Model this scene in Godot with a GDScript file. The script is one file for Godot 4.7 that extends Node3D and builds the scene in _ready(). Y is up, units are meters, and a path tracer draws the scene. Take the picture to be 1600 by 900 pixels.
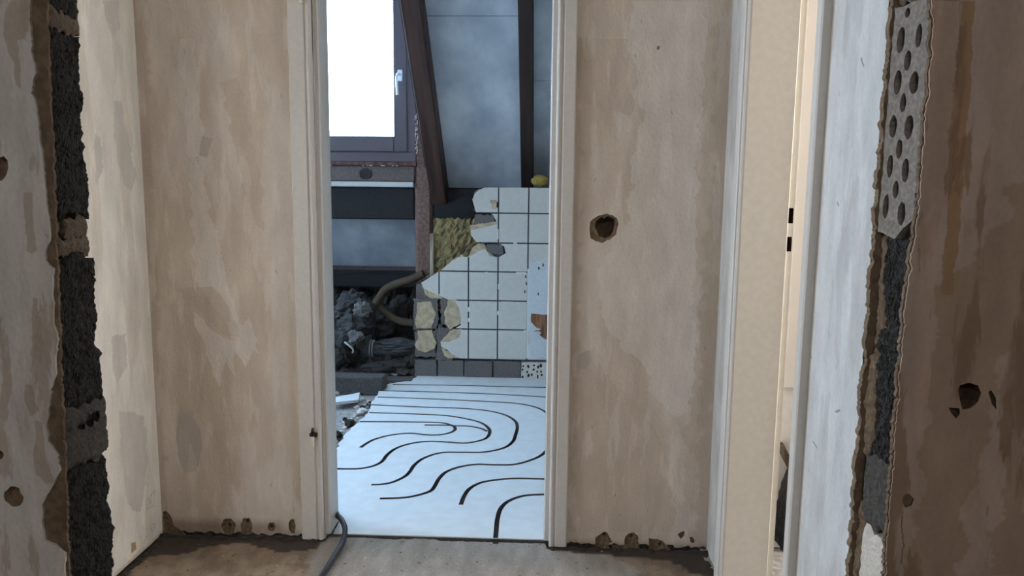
extends Node3D
# A stripped attic flat: seen from a corridor through a torn-out partition into a small vestibule,
# through a door frame into a bathroom under the roof, and on the right past a second door frame.
# x to the right, y up, d = distance away from the camera (world z = -d); metres.

const EYE := 1.2
var F := 0.0
var AX: Array = []            # world x, y, d axes in camera coordinates (right, down, forward)
var M := {}
var TEX := {}
var used := {}

# ---------------------------------------------------------------- measuring
func lens_axes():
	F = sqrt(90.0 * 50.0 + 8550.0 * 156.0)
	var w := Vector3(-90, 8550, F).normalized()
	var d := Vector3(50, -156, F).normalized()
	var r := w.cross(d)
	AX = [r, -w, d]
func ray(px: float, py: float) -> Vector3:
	var c := Vector3(px - 800.0, py - 450.0, F)
	return Vector3(AX[0].dot(c), AX[1].dot(c), AX[2].dot(c))
# measured points: (x, y, d) where the line of sight meets the plane d = , x = or y =
func on_d(px: float, py: float, d: float) -> Vector3:
	var v := ray(px, py); return v * (d / v.z) + Vector3(0, EYE, 0)
func on_x(px: float, py: float, x: float) -> Vector3:
	var v := ray(px, py); return v * (x / v.x) + Vector3(0, EYE, 0)
func on_y(px: float, py: float, y: float) -> Vector3:
	var v := ray(px, py); return v * ((y - EYE) / v.y) + Vector3(0, EYE, 0)
func polyd(a: Array, d: float) -> PackedVector2Array:      # pixels -> (x, y) on a plane of constant d
	var o := PackedVector2Array()
	for i in range(0, a.size(), 2):
		var p := on_d(a[i], a[i + 1], d); o.append(Vector2(p.x, p.y))
	return o
func polyx(a: Array, x: float) -> PackedVector2Array:      # -> (d, y)
	var o := PackedVector2Array()
	for i in range(0, a.size(), 2):
		var p := on_x(a[i], a[i + 1], x); o.append(Vector2(p.z, p.y))
	return o
func polyy(a: Array, y: float) -> PackedVector2Array:      # -> (x, d)
	var o := PackedVector2Array()
	for i in range(0, a.size(), 2):
		var p := on_y(a[i], a[i + 1], y); o.append(Vector2(p.x, p.z))
	return o
func V(x: float, y: float, d: float) -> Vector3:
	return Vector3(x, y, -d)
func rect(x0: float, y0: float, x1: float, y1: float) -> PackedVector2Array:
	return PackedVector2Array([Vector2(x0, y0), Vector2(x1, y0), Vector2(x1, y1), Vector2(x0, y1)])

# ---------------------------------------------------------------- mesh building
class MB:
	var st := SurfaceTool.new()
	var uvf: Callable
	func _init(smooth := false):
		st.begin(Mesh.PRIMITIVE_TRIANGLES)
		st.set_smooth_group(0 if smooth else -1)
	func tri(a: Vector3, b: Vector3, c: Vector3, hint: Vector3):
		var n := (b - a).cross(c - a)
		if n.length_squared() < 1e-16: return
		if n.dot(hint) > 0.0:
			var t := b; b = c; c = t
		for p in [a, b, c]:
			if uvf.is_valid(): st.set_uv(uvf.call(p))
			st.add_vertex(p)
	func quad(a: Vector3, b: Vector3, c: Vector3, d: Vector3, hint: Vector3):
		tri(a, b, c, hint); tri(a, c, d, hint)
	func done() -> ArrayMesh:
		st.generate_normals(); return st.commit()

func cbox(m: MB, lo: Vector3, hi: Vector3, bev := 0.002, xf := Transform3D()):   # chamfered box between two corners given as (x, y, d) or local
	var a := Vector3(minf(lo.x, hi.x), minf(lo.y, hi.y), minf(lo.z, hi.z))
	var b := Vector3(maxf(lo.x, hi.x), maxf(lo.y, hi.y), maxf(lo.z, hi.z))
	var c := (a + b) / 2.0
	var h := (b - a) / 2.0
	var e := minf(bev, minf(h.x, minf(h.y, h.z)) * 0.9)
	var pt := func(s: Vector3, ax: int) -> Vector3:
		var q := Vector3(h.x * s.x, h.y * s.y, h.z * s.z)
		for k in 3:
			if k != ax: q[k] -= e * s[k]
		return xf * (c + q)
	var cc := xf * c
	for ax in 3:
		var u := (ax + 1) % 3
		var v := (ax + 2) % 3
		for s in [-1.0, 1.0]:
			var q: Array = []
			for t in [[-1.0, -1.0], [1.0, -1.0], [1.0, 1.0], [-1.0, 1.0]]:
				var sg := Vector3(); sg[ax] = s; sg[u] = t[0]; sg[v] = t[1]
				q.append(pt.call(sg, ax))
			m.quad(q[0], q[1], q[2], q[3], (q[0] + q[2]) / 2.0 - cc)
		for s in [-1.0, 1.0]:
			for t in [-1.0, 1.0]:
				var s0 := Vector3(); s0[ax] = -1; s0[u] = s; s0[v] = t
				var s1 := s0; s1[ax] = 1
				var q0: Vector3 = pt.call(s0, u); var q1: Vector3 = pt.call(s1, u)
				var q2: Vector3 = pt.call(s1, v); var q3: Vector3 = pt.call(s0, v)
				m.quad(q0, q1, q2, q3, (q0 + q2) / 2.0 - cc)
	for sx in [-1.0, 1.0]:
		for sy in [-1.0, 1.0]:
			for sz in [-1.0, 1.0]:
				var s := Vector3(sx, sy, sz)
				var q0: Vector3 = pt.call(s, 0); var q1: Vector3 = pt.call(s, 1); var q2: Vector3 = pt.call(s, 2)
				m.tri(q0, q1, q2, (q0 + q1 + q2) / 3.0 - cc)
func dbox(m: MB, x0: float, x1: float, y0: float, y1: float, d0: float, d1: float, bev := 0.002):
	cbox(m, V(x0, y0, d0), V(x1, y1, d1), bev)

func ccw(p: PackedVector2Array) -> PackedVector2Array:
	var q := p.duplicate()
	if Geometry2D.is_polygon_clockwise(q): q.reverse()
	var a := 0.0
	for i in q.size(): a += q[i].cross(q[(i + 1) % q.size()])
	if a < 0: q.reverse()
	return q
func flat_poly(m: MB, p: PackedVector2Array, f: Callable, hint: Vector3):
	var ix := Geometry2D.triangulate_polygon(p)
	for i in range(0, ix.size(), 3): m.tri(f.call(p[ix[i]]), f.call(p[ix[i + 1]]), f.call(p[ix[i + 2]]), hint)
# a prism over a polygon: f(point, t) with t = 0 at the front and 1 at the back
func prism(m: MB, poly: PackedVector2Array, f: Callable, front := true, back := true):
	var p := ccw(poly)
	var through: Vector3 = f.call(p[0], 1.0) - f.call(p[0], 0.0)
	if front: flat_poly(m, p, func(q): return f.call(q, 0.0), -through)
	if back: flat_poly(m, p, func(q): return f.call(q, 1.0), through)
	for i in p.size():
		var a := p[i]
		var b := p[(i + 1) % p.size()]
		var n := Vector2(b.y - a.y, a.x - b.x).normalized() * 0.001
		var hint: Vector3 = f.call((a + b) / 2.0 + n, 0.5) - f.call((a + b) / 2.0, 0.5)
		m.quad(f.call(a, 0.0), f.call(b, 0.0), f.call(b, 1.0), f.call(a, 1.0), hint)
func inside_any(p: Vector2, cuts: Array, but := -1) -> bool:
	for i in cuts.size():
		if i != but and Geometry2D.is_point_in_polygon(p, cuts[i]): return true
	return false
# a flat face over outer polygons with openings, cut up into cells so that no piece has a hole
func face(m: MB, outer: Array, cuts: Array, cell: float, f: Callable, hint: Vector3):
	for o in outer:
		var lo := Vector2(1e9, 1e9); var hi := -lo
		for q in o: lo = lo.min(q); hi = hi.max(q)
		var nx := maxi(1, ceili((hi.x - lo.x) / cell)); var ny := maxi(1, ceili((hi.y - lo.y) / cell))
		for i in nx:
			for j in ny:
				var r := Rect2(lo + Vector2(hi.x - lo.x, hi.y - lo.y) * Vector2(float(i) / nx, float(j) / ny), Vector2((hi.x - lo.x) / nx, (hi.y - lo.y) / ny))
				face_cell(m, o, cuts, r, f, hint, 0)
func face_cell(m: MB, o: PackedVector2Array, cuts: Array, r: Rect2, f: Callable, hint: Vector3, depth: int):
	var parts: Array = Geometry2D.intersect_polygons(rect(r.position.x, r.position.y, r.end.x, r.end.y), o)
	for c in cuts:
		var b := Rect2(c[0], Vector2())
		for q in c: b = b.expand(q)
		if not b.intersects(r): continue
		var nxt: Array = []
		for p in parts:
			if not Geometry2D.is_polygon_clockwise(p) or true:
				nxt.append_array(Geometry2D.clip_polygons(p, c))
		parts = nxt
	var hole := false
	for i in parts.size():
		for j in parts.size():
			if i != j and parts[i].size() > 2 and Geometry2D.is_point_in_polygon((parts[j][0] + parts[j][1]) / 2.0, parts[i]): hole = true
	if hole and depth < 6:
		var h := r.size / 2.0
		for i in 2:
			for j in 2: face_cell(m, o, cuts, Rect2(r.position + Vector2(h.x * i, h.y * j), h), f, hint, depth + 1)
		return
	for p in parts:
		if p.size() >= 3: flat_poly(m, p, f, hint)
# walls of an opening in a face, from t = 0 down to t = 1, leaving out what lies in another opening
func cut_walls(m: MB, c: PackedVector2Array, f: Callable, cuts: Array = [], but := -1, outer: Array = []):
	var p := ccw(c)
	for i in p.size():
		var a := p[i]
		var b := p[(i + 1) % p.size()]
		var n := maxi(1, ceili(a.distance_to(b) / 0.02)) if cuts.size() > 0 else 1
		for k in n:
			var s := a.lerp(b, float(k) / n); var e := a.lerp(b, float(k + 1) / n)
			if inside_any((s + e) / 2.0, cuts, but): continue
			var nn := Vector2(b.y - a.y, a.x - b.x).normalized() * 0.001
			var hint: Vector3 = f.call((s + e) / 2.0 - nn, 0.5) - f.call((s + e) / 2.0, 0.5)
			m.quad(f.call(s, 0.0), f.call(e, 0.0), f.call(e, 1.0), f.call(s, 1.0), hint)
# a pit in a face: rim polygon -> smaller ring -> middle
func pit(m: MB, c: PackedVector2Array, f: Callable, hint: Vector3, ring := 0.8):
	var mid := Vector2()
	for q in c: mid += q
	mid /= c.size()
	for i in c.size():
		var a := c[i]
		var b := c[(i + 1) % c.size()]
		var a2 := mid + (a - mid) * ring; var b2 := mid + (b - mid) * ring
		var a3 := mid + (a - mid) * ring * 0.5; var b3 := mid + (b - mid) * ring * 0.5
		m.quad(f.call(a, 0.0), f.call(b, 0.0), f.call(b2, 0.75), f.call(a2, 0.75), hint)
		m.quad(f.call(a2, 0.75), f.call(b2, 0.75), f.call(b3, 1.0), f.call(a3, 1.0), hint)
		m.tri(f.call(a3, 1.0), f.call(b3, 1.0), f.call(mid, 0.95), hint)
func blob(cx: float, cy: float, rx: float, ry: float, n: int, rough: float, sd: int, turn := 0.0) -> PackedVector2Array:
	var rng := RandomNumberGenerator.new(); rng.seed = sd
	var o := PackedVector2Array()
	for i in n:
		var t := TAU * i / n
		var k := 1.0 + rough * rng.randf_range(-1, 1)
		o.append(Vector2(cx, cy) + Vector2(cos(t) * rx * k, sin(t) * ry * k).rotated(turn))
	return o
func roughen(p: PackedVector2Array, step: float, amp: float, sd: int, closed := true) -> PackedVector2Array:
	var rng := RandomNumberGenerator.new(); rng.seed = sd
	var o := PackedVector2Array()
	for i in (p.size() if closed else p.size() - 1):
		var a := p[i]
		var b := p[(i + 1) % p.size()]
		var n := maxi(1, int(a.distance_to(b) / step))
		for k in n:
			var q := a.lerp(b, float(k) / n)
			o.append(q + Vector2(rng.randf_range(-amp, amp), rng.randf_range(-amp, amp)))
	if not closed: o.append(p[p.size() - 1])
	return o
func ragged(p: PackedVector2Array, coarse: float, fine: float, sd: int) -> PackedVector2Array:
	var nz := FastNoiseLite.new(); nz.seed = sd; nz.frequency = 1.0
	var o := PackedVector2Array()
	for i in p.size() - 1:
		var n := maxi(1, int(p[i].distance_to(p[i + 1]) / 0.0045))
		for k in n:
			var q := p[i].lerp(p[i + 1], float(k) / n)
			o.append(q + Vector2(coarse * nz.get_noise_1d(q.y * 28.0) * 2.0 + fine * nz.get_noise_1d(q.y * 140.0 + 50.0) * 2.0, 0))
	o.append(p[p.size() - 1])
	return o
func smooth_line(p: PackedVector2Array, step: float) -> PackedVector2Array:
	var c := Curve2D.new()
	for i in p.size():
		var a := p[maxi(i - 1, 0)]
		var b := p[mini(i + 1, p.size() - 1)]
		var t := (b - a).normalized()
		var li := p[i].distance_to(a) / 3.0; var lo := p[i].distance_to(b) / 3.0
		c.add_point(p[i], -t * li, t * lo)
	c.bake_interval = step
	return c.get_baked_points()
func tube(m: MB, pts: Array, radii: Array, sides := 10, caps := true, ribs := 0.0):
	var n := pts.size()
	var ring: Array = []
	var up := Vector3.UP
	for i in n:
		var t: Vector3 = (pts[mini(i + 1, n - 1)] - pts[maxi(i - 1, 0)]).normalized()
		if absf(t.dot(up)) > 0.95: up = Vector3.RIGHT
		var u := (up - t * up.dot(t)).normalized()
		up = u
		var w := t.cross(u)
		var r: float = radii[mini(i, radii.size() - 1)] * (1.0 + ribs * (i % 2))
		var row: Array = []
		for k in sides:
			var a := TAU * k / sides
			row.append(pts[i] + (u * cos(a) + w * sin(a)) * r)
		ring.append(row)
	for i in n - 1:
		for k in sides:
			var k2 := (k + 1) % sides
			m.quad(ring[i][k], ring[i][k2], ring[i + 1][k2], ring[i + 1][k], (ring[i][k] + ring[i + 1][k2]) / 2.0 - (pts[i] + pts[i + 1]) / 2.0)
	if caps:
		for e in [0, n - 1]:
			var out: Vector3 = pts[e] - pts[1 if e == 0 else n - 2]
			for k in sides: m.tri(pts[e], ring[e][k], ring[e][(k + 1) % sides], out)
func smooth3(pts: Array, step: float) -> Array:
	var c := Curve3D.new()
	for i in pts.size():
		var a: Vector3 = pts[maxi(i - 1, 0)]
		var b: Vector3 = pts[mini(i + 1, pts.size() - 1)]
		var t := (b - a).normalized()
		c.add_point(pts[i], -t * pts[i].distance_to(a) / 3.0, t * pts[i].distance_to(b) / 3.0)
	c.bake_interval = step
	return Array(c.get_baked_points())
# a lump: a sphere whose surface is pushed in and out by noise
func lump(m: MB, r: Vector3, amp: float, freq: float, sd: int, nu := 14, nv := 9, at := Vector3(), base_cut := -9.0):
	var nz := FastNoiseLite.new(); nz.seed = sd; nz.frequency = freq; nz.fractal_octaves = 3
	var g: Array = []
	for j in nv + 1:
		var row: Array = []
		var th := PI * j / nv
		for i in nu:
			var ph := TAU * i / nu
			var d := Vector3(sin(th) * cos(ph), cos(th), sin(th) * sin(ph))
			var k := 1.0 + amp * nz.get_noise_3dv(d * 10.0)
			var q := d * r * k
			q.y = maxf(q.y, base_cut)
			row.append(at + q)
		g.append(row)
	for j in nv:
		for i in nu:
			var i2 := (i + 1) % nu
			m.quad(g[j][i], g[j][i2], g[j + 1][i2], g[j + 1][i], (g[j][i] + g[j + 1][i2]) / 2.0 - at)

# ---------------------------------------------------------------- objects
func numbered(s: String) -> String:
	if not used.has(s):
		used[s] = 0; return s
	used[s] += 1
	return "%s_%03d" % [s, used[s]]
func obj(called: String, m: MB, mt: Material, parent: Node = self) -> MeshInstance3D:
	var o := MeshInstance3D.new()
	o.mesh = m.done(); o.material_override = mt
	o.cast_shadow = GeometryInstance3D.SHADOW_CASTING_SETTING_ON
	o.name = numbered(called) if parent == self else called
	parent.add_child(o, true)
	return o
func struct(called: String, m: MB, mt: Material, label: String, category: String) -> MeshInstance3D:
	var o := obj(called, m, mt)
	o.set_meta("kind", "structure"); o.set_meta("label", label); o.set_meta("category", category)
	return o
func tag(o: Node3D, label: String, category: String, group := "") -> Node3D:
	o.set_meta("label", label); o.set_meta("category", category)
	if group: o.set_meta("group", group)
	return o
func thing(called: String, label: String, category: String, at := Vector3(), group := "") -> Node3D:
	var o := Node3D.new(); o.name = numbered(called); add_child(o); o.position = at
	return tag(o, label, category, group)
func shifted(o: Node3D):      # parts built in world places under a thing that stands elsewhere
	for c in o.get_children(): c.position -= o.position

# ---------------------------------------------------------------- materials
func ntex(key: String, freq: float, octaves: int, lo: Color, hi: Color, size := 512, kind := FastNoiseLite.TYPE_SIMPLEX_SMOOTH, stretch := 1) -> ImageTexture:
	if TEX.has(key): return TEX[key]
	var nz := FastNoiseLite.new(); nz.seed = key.hash() % 10000; nz.noise_type = kind; nz.frequency = freq
	nz.fractal_octaves = octaves
	if octaves == 1: nz.fractal_type = FastNoiseLite.FRACTAL_NONE
	var im := nz.get_seamless_image(size, size / stretch)
	if stretch > 1: im.resize(size, size, Image.INTERPOLATE_CUBIC)
	im.convert(Image.FORMAT_L8)
	var b := im.get_data()
	var o := PackedByteArray(); o.resize(b.size() * 3)
	var lut := PackedByteArray(); lut.resize(768)
	for i in 256:
		var c := lo.lerp(hi, smoothstep(0.12, 0.88, i / 255.0))
		lut[i * 3] = c.r8; lut[i * 3 + 1] = c.g8; lut[i * 3 + 2] = c.b8
	for i in b.size():
		var k := b[i] * 3
		var j := i * 3
		o[j] = lut[k]; o[j + 1] = lut[k + 1]; o[j + 2] = lut[k + 2]
	TEX[key] = ImageTexture.create_from_image(Image.create_from_data(size, size, false, Image.FORMAT_RGB8, o))
	return TEX[key]
func mat(key: String, c: Color, rough := 0.8, tex: Texture2D = null, scale := 1.0, bump: Texture2D = null, bump_cm := 0.0, metal := 0.0) -> StandardMaterial3D:
	var m := StandardMaterial3D.new()
	m.resource_name = key
	m.albedo_color = c; m.roughness = rough; m.metallic = metal
	if tex: m.albedo_texture = tex
	if bump:
		m.heightmap_enabled = true; m.heightmap_texture = bump; m.heightmap_scale = bump_cm * 0.4
	if tex or bump:
		m.uv1_triplanar = true; m.uv1_world_triplanar = true; m.uv1_scale = Vector3.ONE * scale
	M[key] = m
	return m
func C(r: float, g: float, b: float) -> Color:
	return Color(r / 255.0, g / 255.0, b / 255.0)

# a wall's own colours and relief, laid out in metres on its plane
class Paint:
	var w: int; var h: int; var x0: float; var y0: float; var s: float
	var layers: Array = []
	var sd := 1
	func _init(ax0: float, ay0: float, ax1: float, ay1: float, per_m: float):
		x0 = ax0; y0 = ay0; s = per_m
		w = int((ax1 - ax0) * s); h = int((ay1 - ay0) * s)
	func noise_bytes(fx: float, fy: float, oct: int, warp := 0.0) -> PackedByteArray:
		sd += 7
		var nz := FastNoiseLite.new(); nz.seed = sd; nz.frequency = fx; nz.fractal_octaves = oct
		if warp > 0.0:
			nz.domain_warp_enabled = true; nz.domain_warp_amplitude = warp; nz.domain_warp_frequency = fx * 1.5
		var hh := maxi(8, int(h * fy / fx))
		var im := nz.get_image(w, hh, false, false, true)
		im.convert(Image.FORMAT_L8)
		if hh != h: im.resize(w, h, Image.INTERPOLATE_CUBIC)
		return im.get_data()
	# colour where noise lies above «at», with an edge «soft» wide; dh = relief in mm
	func noise_layer(c: Color, fx: float, fy: float, oct: int, at: float, soft: float, alpha := 1.0, dh := 0.0, warp := 0.0):
		var lut := PackedFloat32Array(); lut.resize(256)
		for i in 256: lut[i] = smoothstep(at - soft, at + soft, i / 255.0) * alpha
		layers.append({"b": noise_bytes(fx / s, fy / s, oct, warp), "lut": lut, "c": c, "dh": dh})
	func mask_layer(im: Image, c: Color, alpha := 1.0, dh := 0.0, soft := 1):
		if soft > 1:
			im.resize(maxi(4, w / soft), maxi(4, h / soft), Image.INTERPOLATE_BILINEAR); im.resize(w, h, Image.INTERPOLATE_CUBIC)
		var lut := PackedFloat32Array(); lut.resize(256)
		for i in 256: lut[i] = i / 255.0 * alpha
		layers.append({"b": im.get_data(), "lut": lut, "c": c, "dh": dh})
	func blank() -> Image:
		return Image.create(w, h, false, Image.FORMAT_L8)
	func fill(im: Image, poly: PackedVector2Array, wob := 0.004):
		sd += 3
		var nz := FastNoiseLite.new(); nz.seed = sd; nz.frequency = 0.022; nz.fractal_octaves = 4
		var p := PackedVector2Array()
		var top := 1e9; var bot := -1e9
		for q in poly:
			var v := Vector2((q.x - x0) * s, h - (q.y - y0) * s)
			p.append(v); top = minf(top, v.y); bot = maxf(bot, v.y)
		for y in range(maxi(0, int(top)), mini(h - 1, int(bot)) + 1):
			var xs: Array = []
			for i in p.size():
				var a := p[i]; var b := p[(i + 1) % p.size()]
				if (a.y <= y) != (b.y <= y): xs.append(a.x + (y - a.y) / (b.y - a.y) * (b.x - a.x))
			xs.sort()
			for i in range(0, xs.size() - 1, 2):
				var xa := int(xs[i] + nz.get_noise_2d(xs[i], y) * wob * s * 2.0)
				var xb := int(xs[i + 1] + nz.get_noise_2d(xs[i + 1] + 90.0, y) * wob * s * 2.0)
				if xb > xa: im.fill_rect(Rect2i(xa, y, xb - xa, 1), Color.WHITE)
	func line(im: Image, a: Vector2, b: Vector2, wd: float, v := 1.0):
		var n := maxi(2, int(a.distance_to(b) * s))
		var k := maxi(1, roundi(wd * s))
		for i in n + 1:
			var q := a.lerp(b, float(i) / n)
			im.fill_rect(Rect2i(int((q.x - x0) * s) - k / 2, int(h - (q.y - y0) * s) - k / 2, k, k), Color(v, v, v))
	func scratches(im: Image, n: int, len_m: float, vertical: float):
		var rng := RandomNumberGenerator.new(); rng.seed = sd + 99
		for i in n:
			var a := Vector2(x0 + rng.randf() * w / s, y0 + rng.randf() * h / s)
			var t := PI / 2 + rng.randf_range(-1, 1) * (1.0 - vertical) * PI / 2
			line(im, a, a + Vector2(cos(t), sin(t)) * len_m * rng.randf_range(0.15, 1.0), 0.0018, rng.randf_range(0.25, 0.9))
	func make(base: Color, grain: float) -> Array:
		var n := w * h
		var R := PackedFloat32Array(); var G := PackedFloat32Array(); var B := PackedFloat32Array(); var H := PackedFloat32Array()
		R.resize(n); G.resize(n); B.resize(n); H.resize(n)
		R.fill(base.r); G.fill(base.g); B.fill(base.b); H.fill(0.0)
		for l in layers:
			var b: PackedByteArray = l.b
			var lut: PackedFloat32Array = l.lut
			var r: float = l.c.r; var g: float = l.c.g; var bl: float = l.c.b; var dh: float = l.dh
			for i in n:
				var k := lut[b[i]]
				if k > 0.004:
					R[i] += (r - R[i]) * k; G[i] += (g - G[i]) * k; B[i] += (bl - B[i]) * k; H[i] += dh * k
		var f1 := noise_bytes(90.0 / s, 60.0 / s, 3)
		var f2 := noise_bytes(14.0 / s, 5.0 / s, 4)
		var out := PackedByteArray(); out.resize(n * 3)
		var ho := PackedByteArray(); ho.resize(n)
		for i in n:
			var k := 1.0 + grain * ((f1[i] - 128) * 0.45 + (f2[i] - 128)) / 128.0
			var j := i * 3
			out[j] = clampi(int(R[i] * k * 255.0), 0, 255); out[j + 1] = clampi(int(G[i] * k * 255.0), 0, 255); out[j + 2] = clampi(int(B[i] * k * 255.0), 0, 255)
			ho[i] = clampi(int(128.0 + H[i] * 40.0 + (f1[i] - 128) * 0.12 + (f2[i] - 128) * 0.22), 0, 255)
		return [ImageTexture.create_from_image(Image.create_from_data(w, h, false, Image.FORMAT_RGB8, out)), ImageTexture.create_from_image(Image.create_from_data(w, h, false, Image.FORMAT_L8, ho))]
func painted(key: String, p: Paint, base: Color, grain: float, rough: float, bump_cm := 0.6) -> StandardMaterial3D:
	var t := p.make(base, grain)
	var m := StandardMaterial3D.new()
	m.resource_name = key
	m.albedo_texture = t[0]; m.roughness = rough; m.texture_repeat = false
	m.heightmap_enabled = true; m.heightmap_texture = t[1]; m.heightmap_scale = bump_cm
	M[key] = m
	return m
func uv_of(p: Paint, u: float, v: float) -> Vector2:
	return Vector2((u - p.x0) * p.s / p.w, 1.0 - (v - p.y0) * p.s / p.h)

# ================================================================ the place
const ZB := 2.374      # vestibule side of the wall with the bathroom door
const ZBB := 2.48      # its bathroom side
const XL := -1.30      # left wall of the vestibule
const XR := 0.565      # right wall of the vestibule
const P0 := 1.18       # corridor side of the torn-out partition
const P1 := 1.305      # its vestibule side
const ZT := 4.563      # face of the tiles
const SL := 6.30       # underside of the roof: y + d = SL

func _ready():
	lens_axes()
	# ---- camera
	var cam := Camera3D.new()
	cam.name = "camera"
	cam.fov = rad_to_deg(2.0 * atan(450.0 / F))
	cam.near = 0.05; cam.far = 200.0
	cam.transform = Transform3D(Basis(Vector3(AX[0].x, AX[1].x, -AX[2].x), -Vector3(AX[0].y, AX[1].y, -AX[2].y), -Vector3(AX[0].z, AX[1].z, -AX[2].z)), Vector3(0, EYE, 0))
	add_child(cam); cam.current = true
	# ---- sky, lights, exposure
	var sm := ProceduralSkyMaterial.new()
	sm.sky_top_color = C(186, 217, 250); sm.sky_horizon_color = C(190, 219, 250)
	sm.ground_horizon_color = C(150, 175, 205); sm.ground_bottom_color = C(140, 165, 195)
	sm.sky_energy_multiplier = 4.2; sm.ground_energy_multiplier = 4.2
	var e := Environment.new()
	e.background_mode = Environment.BG_SKY
	e.sky = Sky.new(); e.sky.sky_material = sm
	e.tonemap_mode = Environment.TONE_MAPPER_LINEAR
	e.tonemap_exposure = 1.0
	e.sdfgi_enabled = true; e.ssao_enabled = true; e.ssil_enabled = true
	var we := WorldEnvironment.new(); we.name = "world_environment"; we.environment = e; add_child(we)
	side_room_light(6.4)
	added_left_light(5.0)
	corridor_light(1.0)
	# ---- materials, large structure, things
	make_materials()
	make_floors()
	make_wall_back()
	make_wall_left()
	make_wall_right()
	make_stub_left()
	make_stub_right()
	make_shells()
	make_door_bathroom()
	make_door_side()
	make_roof()
	make_window()
	make_timbers()
	make_tiled_wall()
	make_heating_panel()
	make_bathroom_things()
	make_rubble()
	make_side_room_things()
	make_cable()
	make_crumbs()

func side_room_light(energy: float):
	# added area light at an unseen pane, brightening the side room
	var l := AreaLight3D.new(); l.name = "side_fill_light"
	l.area_size = Vector2(0.75, 1.1); l.light_energy = energy; l.light_color = Color(1.0, 0.98, 0.96)
	l.area_range = 12.0; l.area_attenuation = 2.0
	l.shadow_enabled = true
	l.position = V(2.57, 1.5, 1.93); l.rotation = Vector3(0, PI / 2, 0)
	add_child(l)
func added_left_light(energy: float):
	# added area light that brightens the vestibule through an unseen opening
	var l := AreaLight3D.new(); l.name = "left_fill_light"
	l.area_size = Vector2(0.75, 1.5); l.light_energy = energy; l.light_color = Color(0.90, 0.95, 1.0)
	l.area_range = 12.0; l.area_attenuation = 2.0
	l.shadow_enabled = true
	l.position = V(-2.58, 1.4, 1.80); l.rotation = Vector3(0, -PI / 2, 0)
	add_child(l)
func corridor_light(energy: float):  # added light behind the camera, brightening the partition stubs
	var l := OmniLight3D.new(); l.name = "corridor_fill_light"
	l.light_energy = energy; l.light_color = Color(0.97, 0.98, 1.0); l.light_size = 0.12
	l.omni_range = 12.0; l.omni_attenuation = 2.0; l.shadow_enabled = true
	l.position = V(-0.2, 2.2, -1.6)
	add_child(l)

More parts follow.
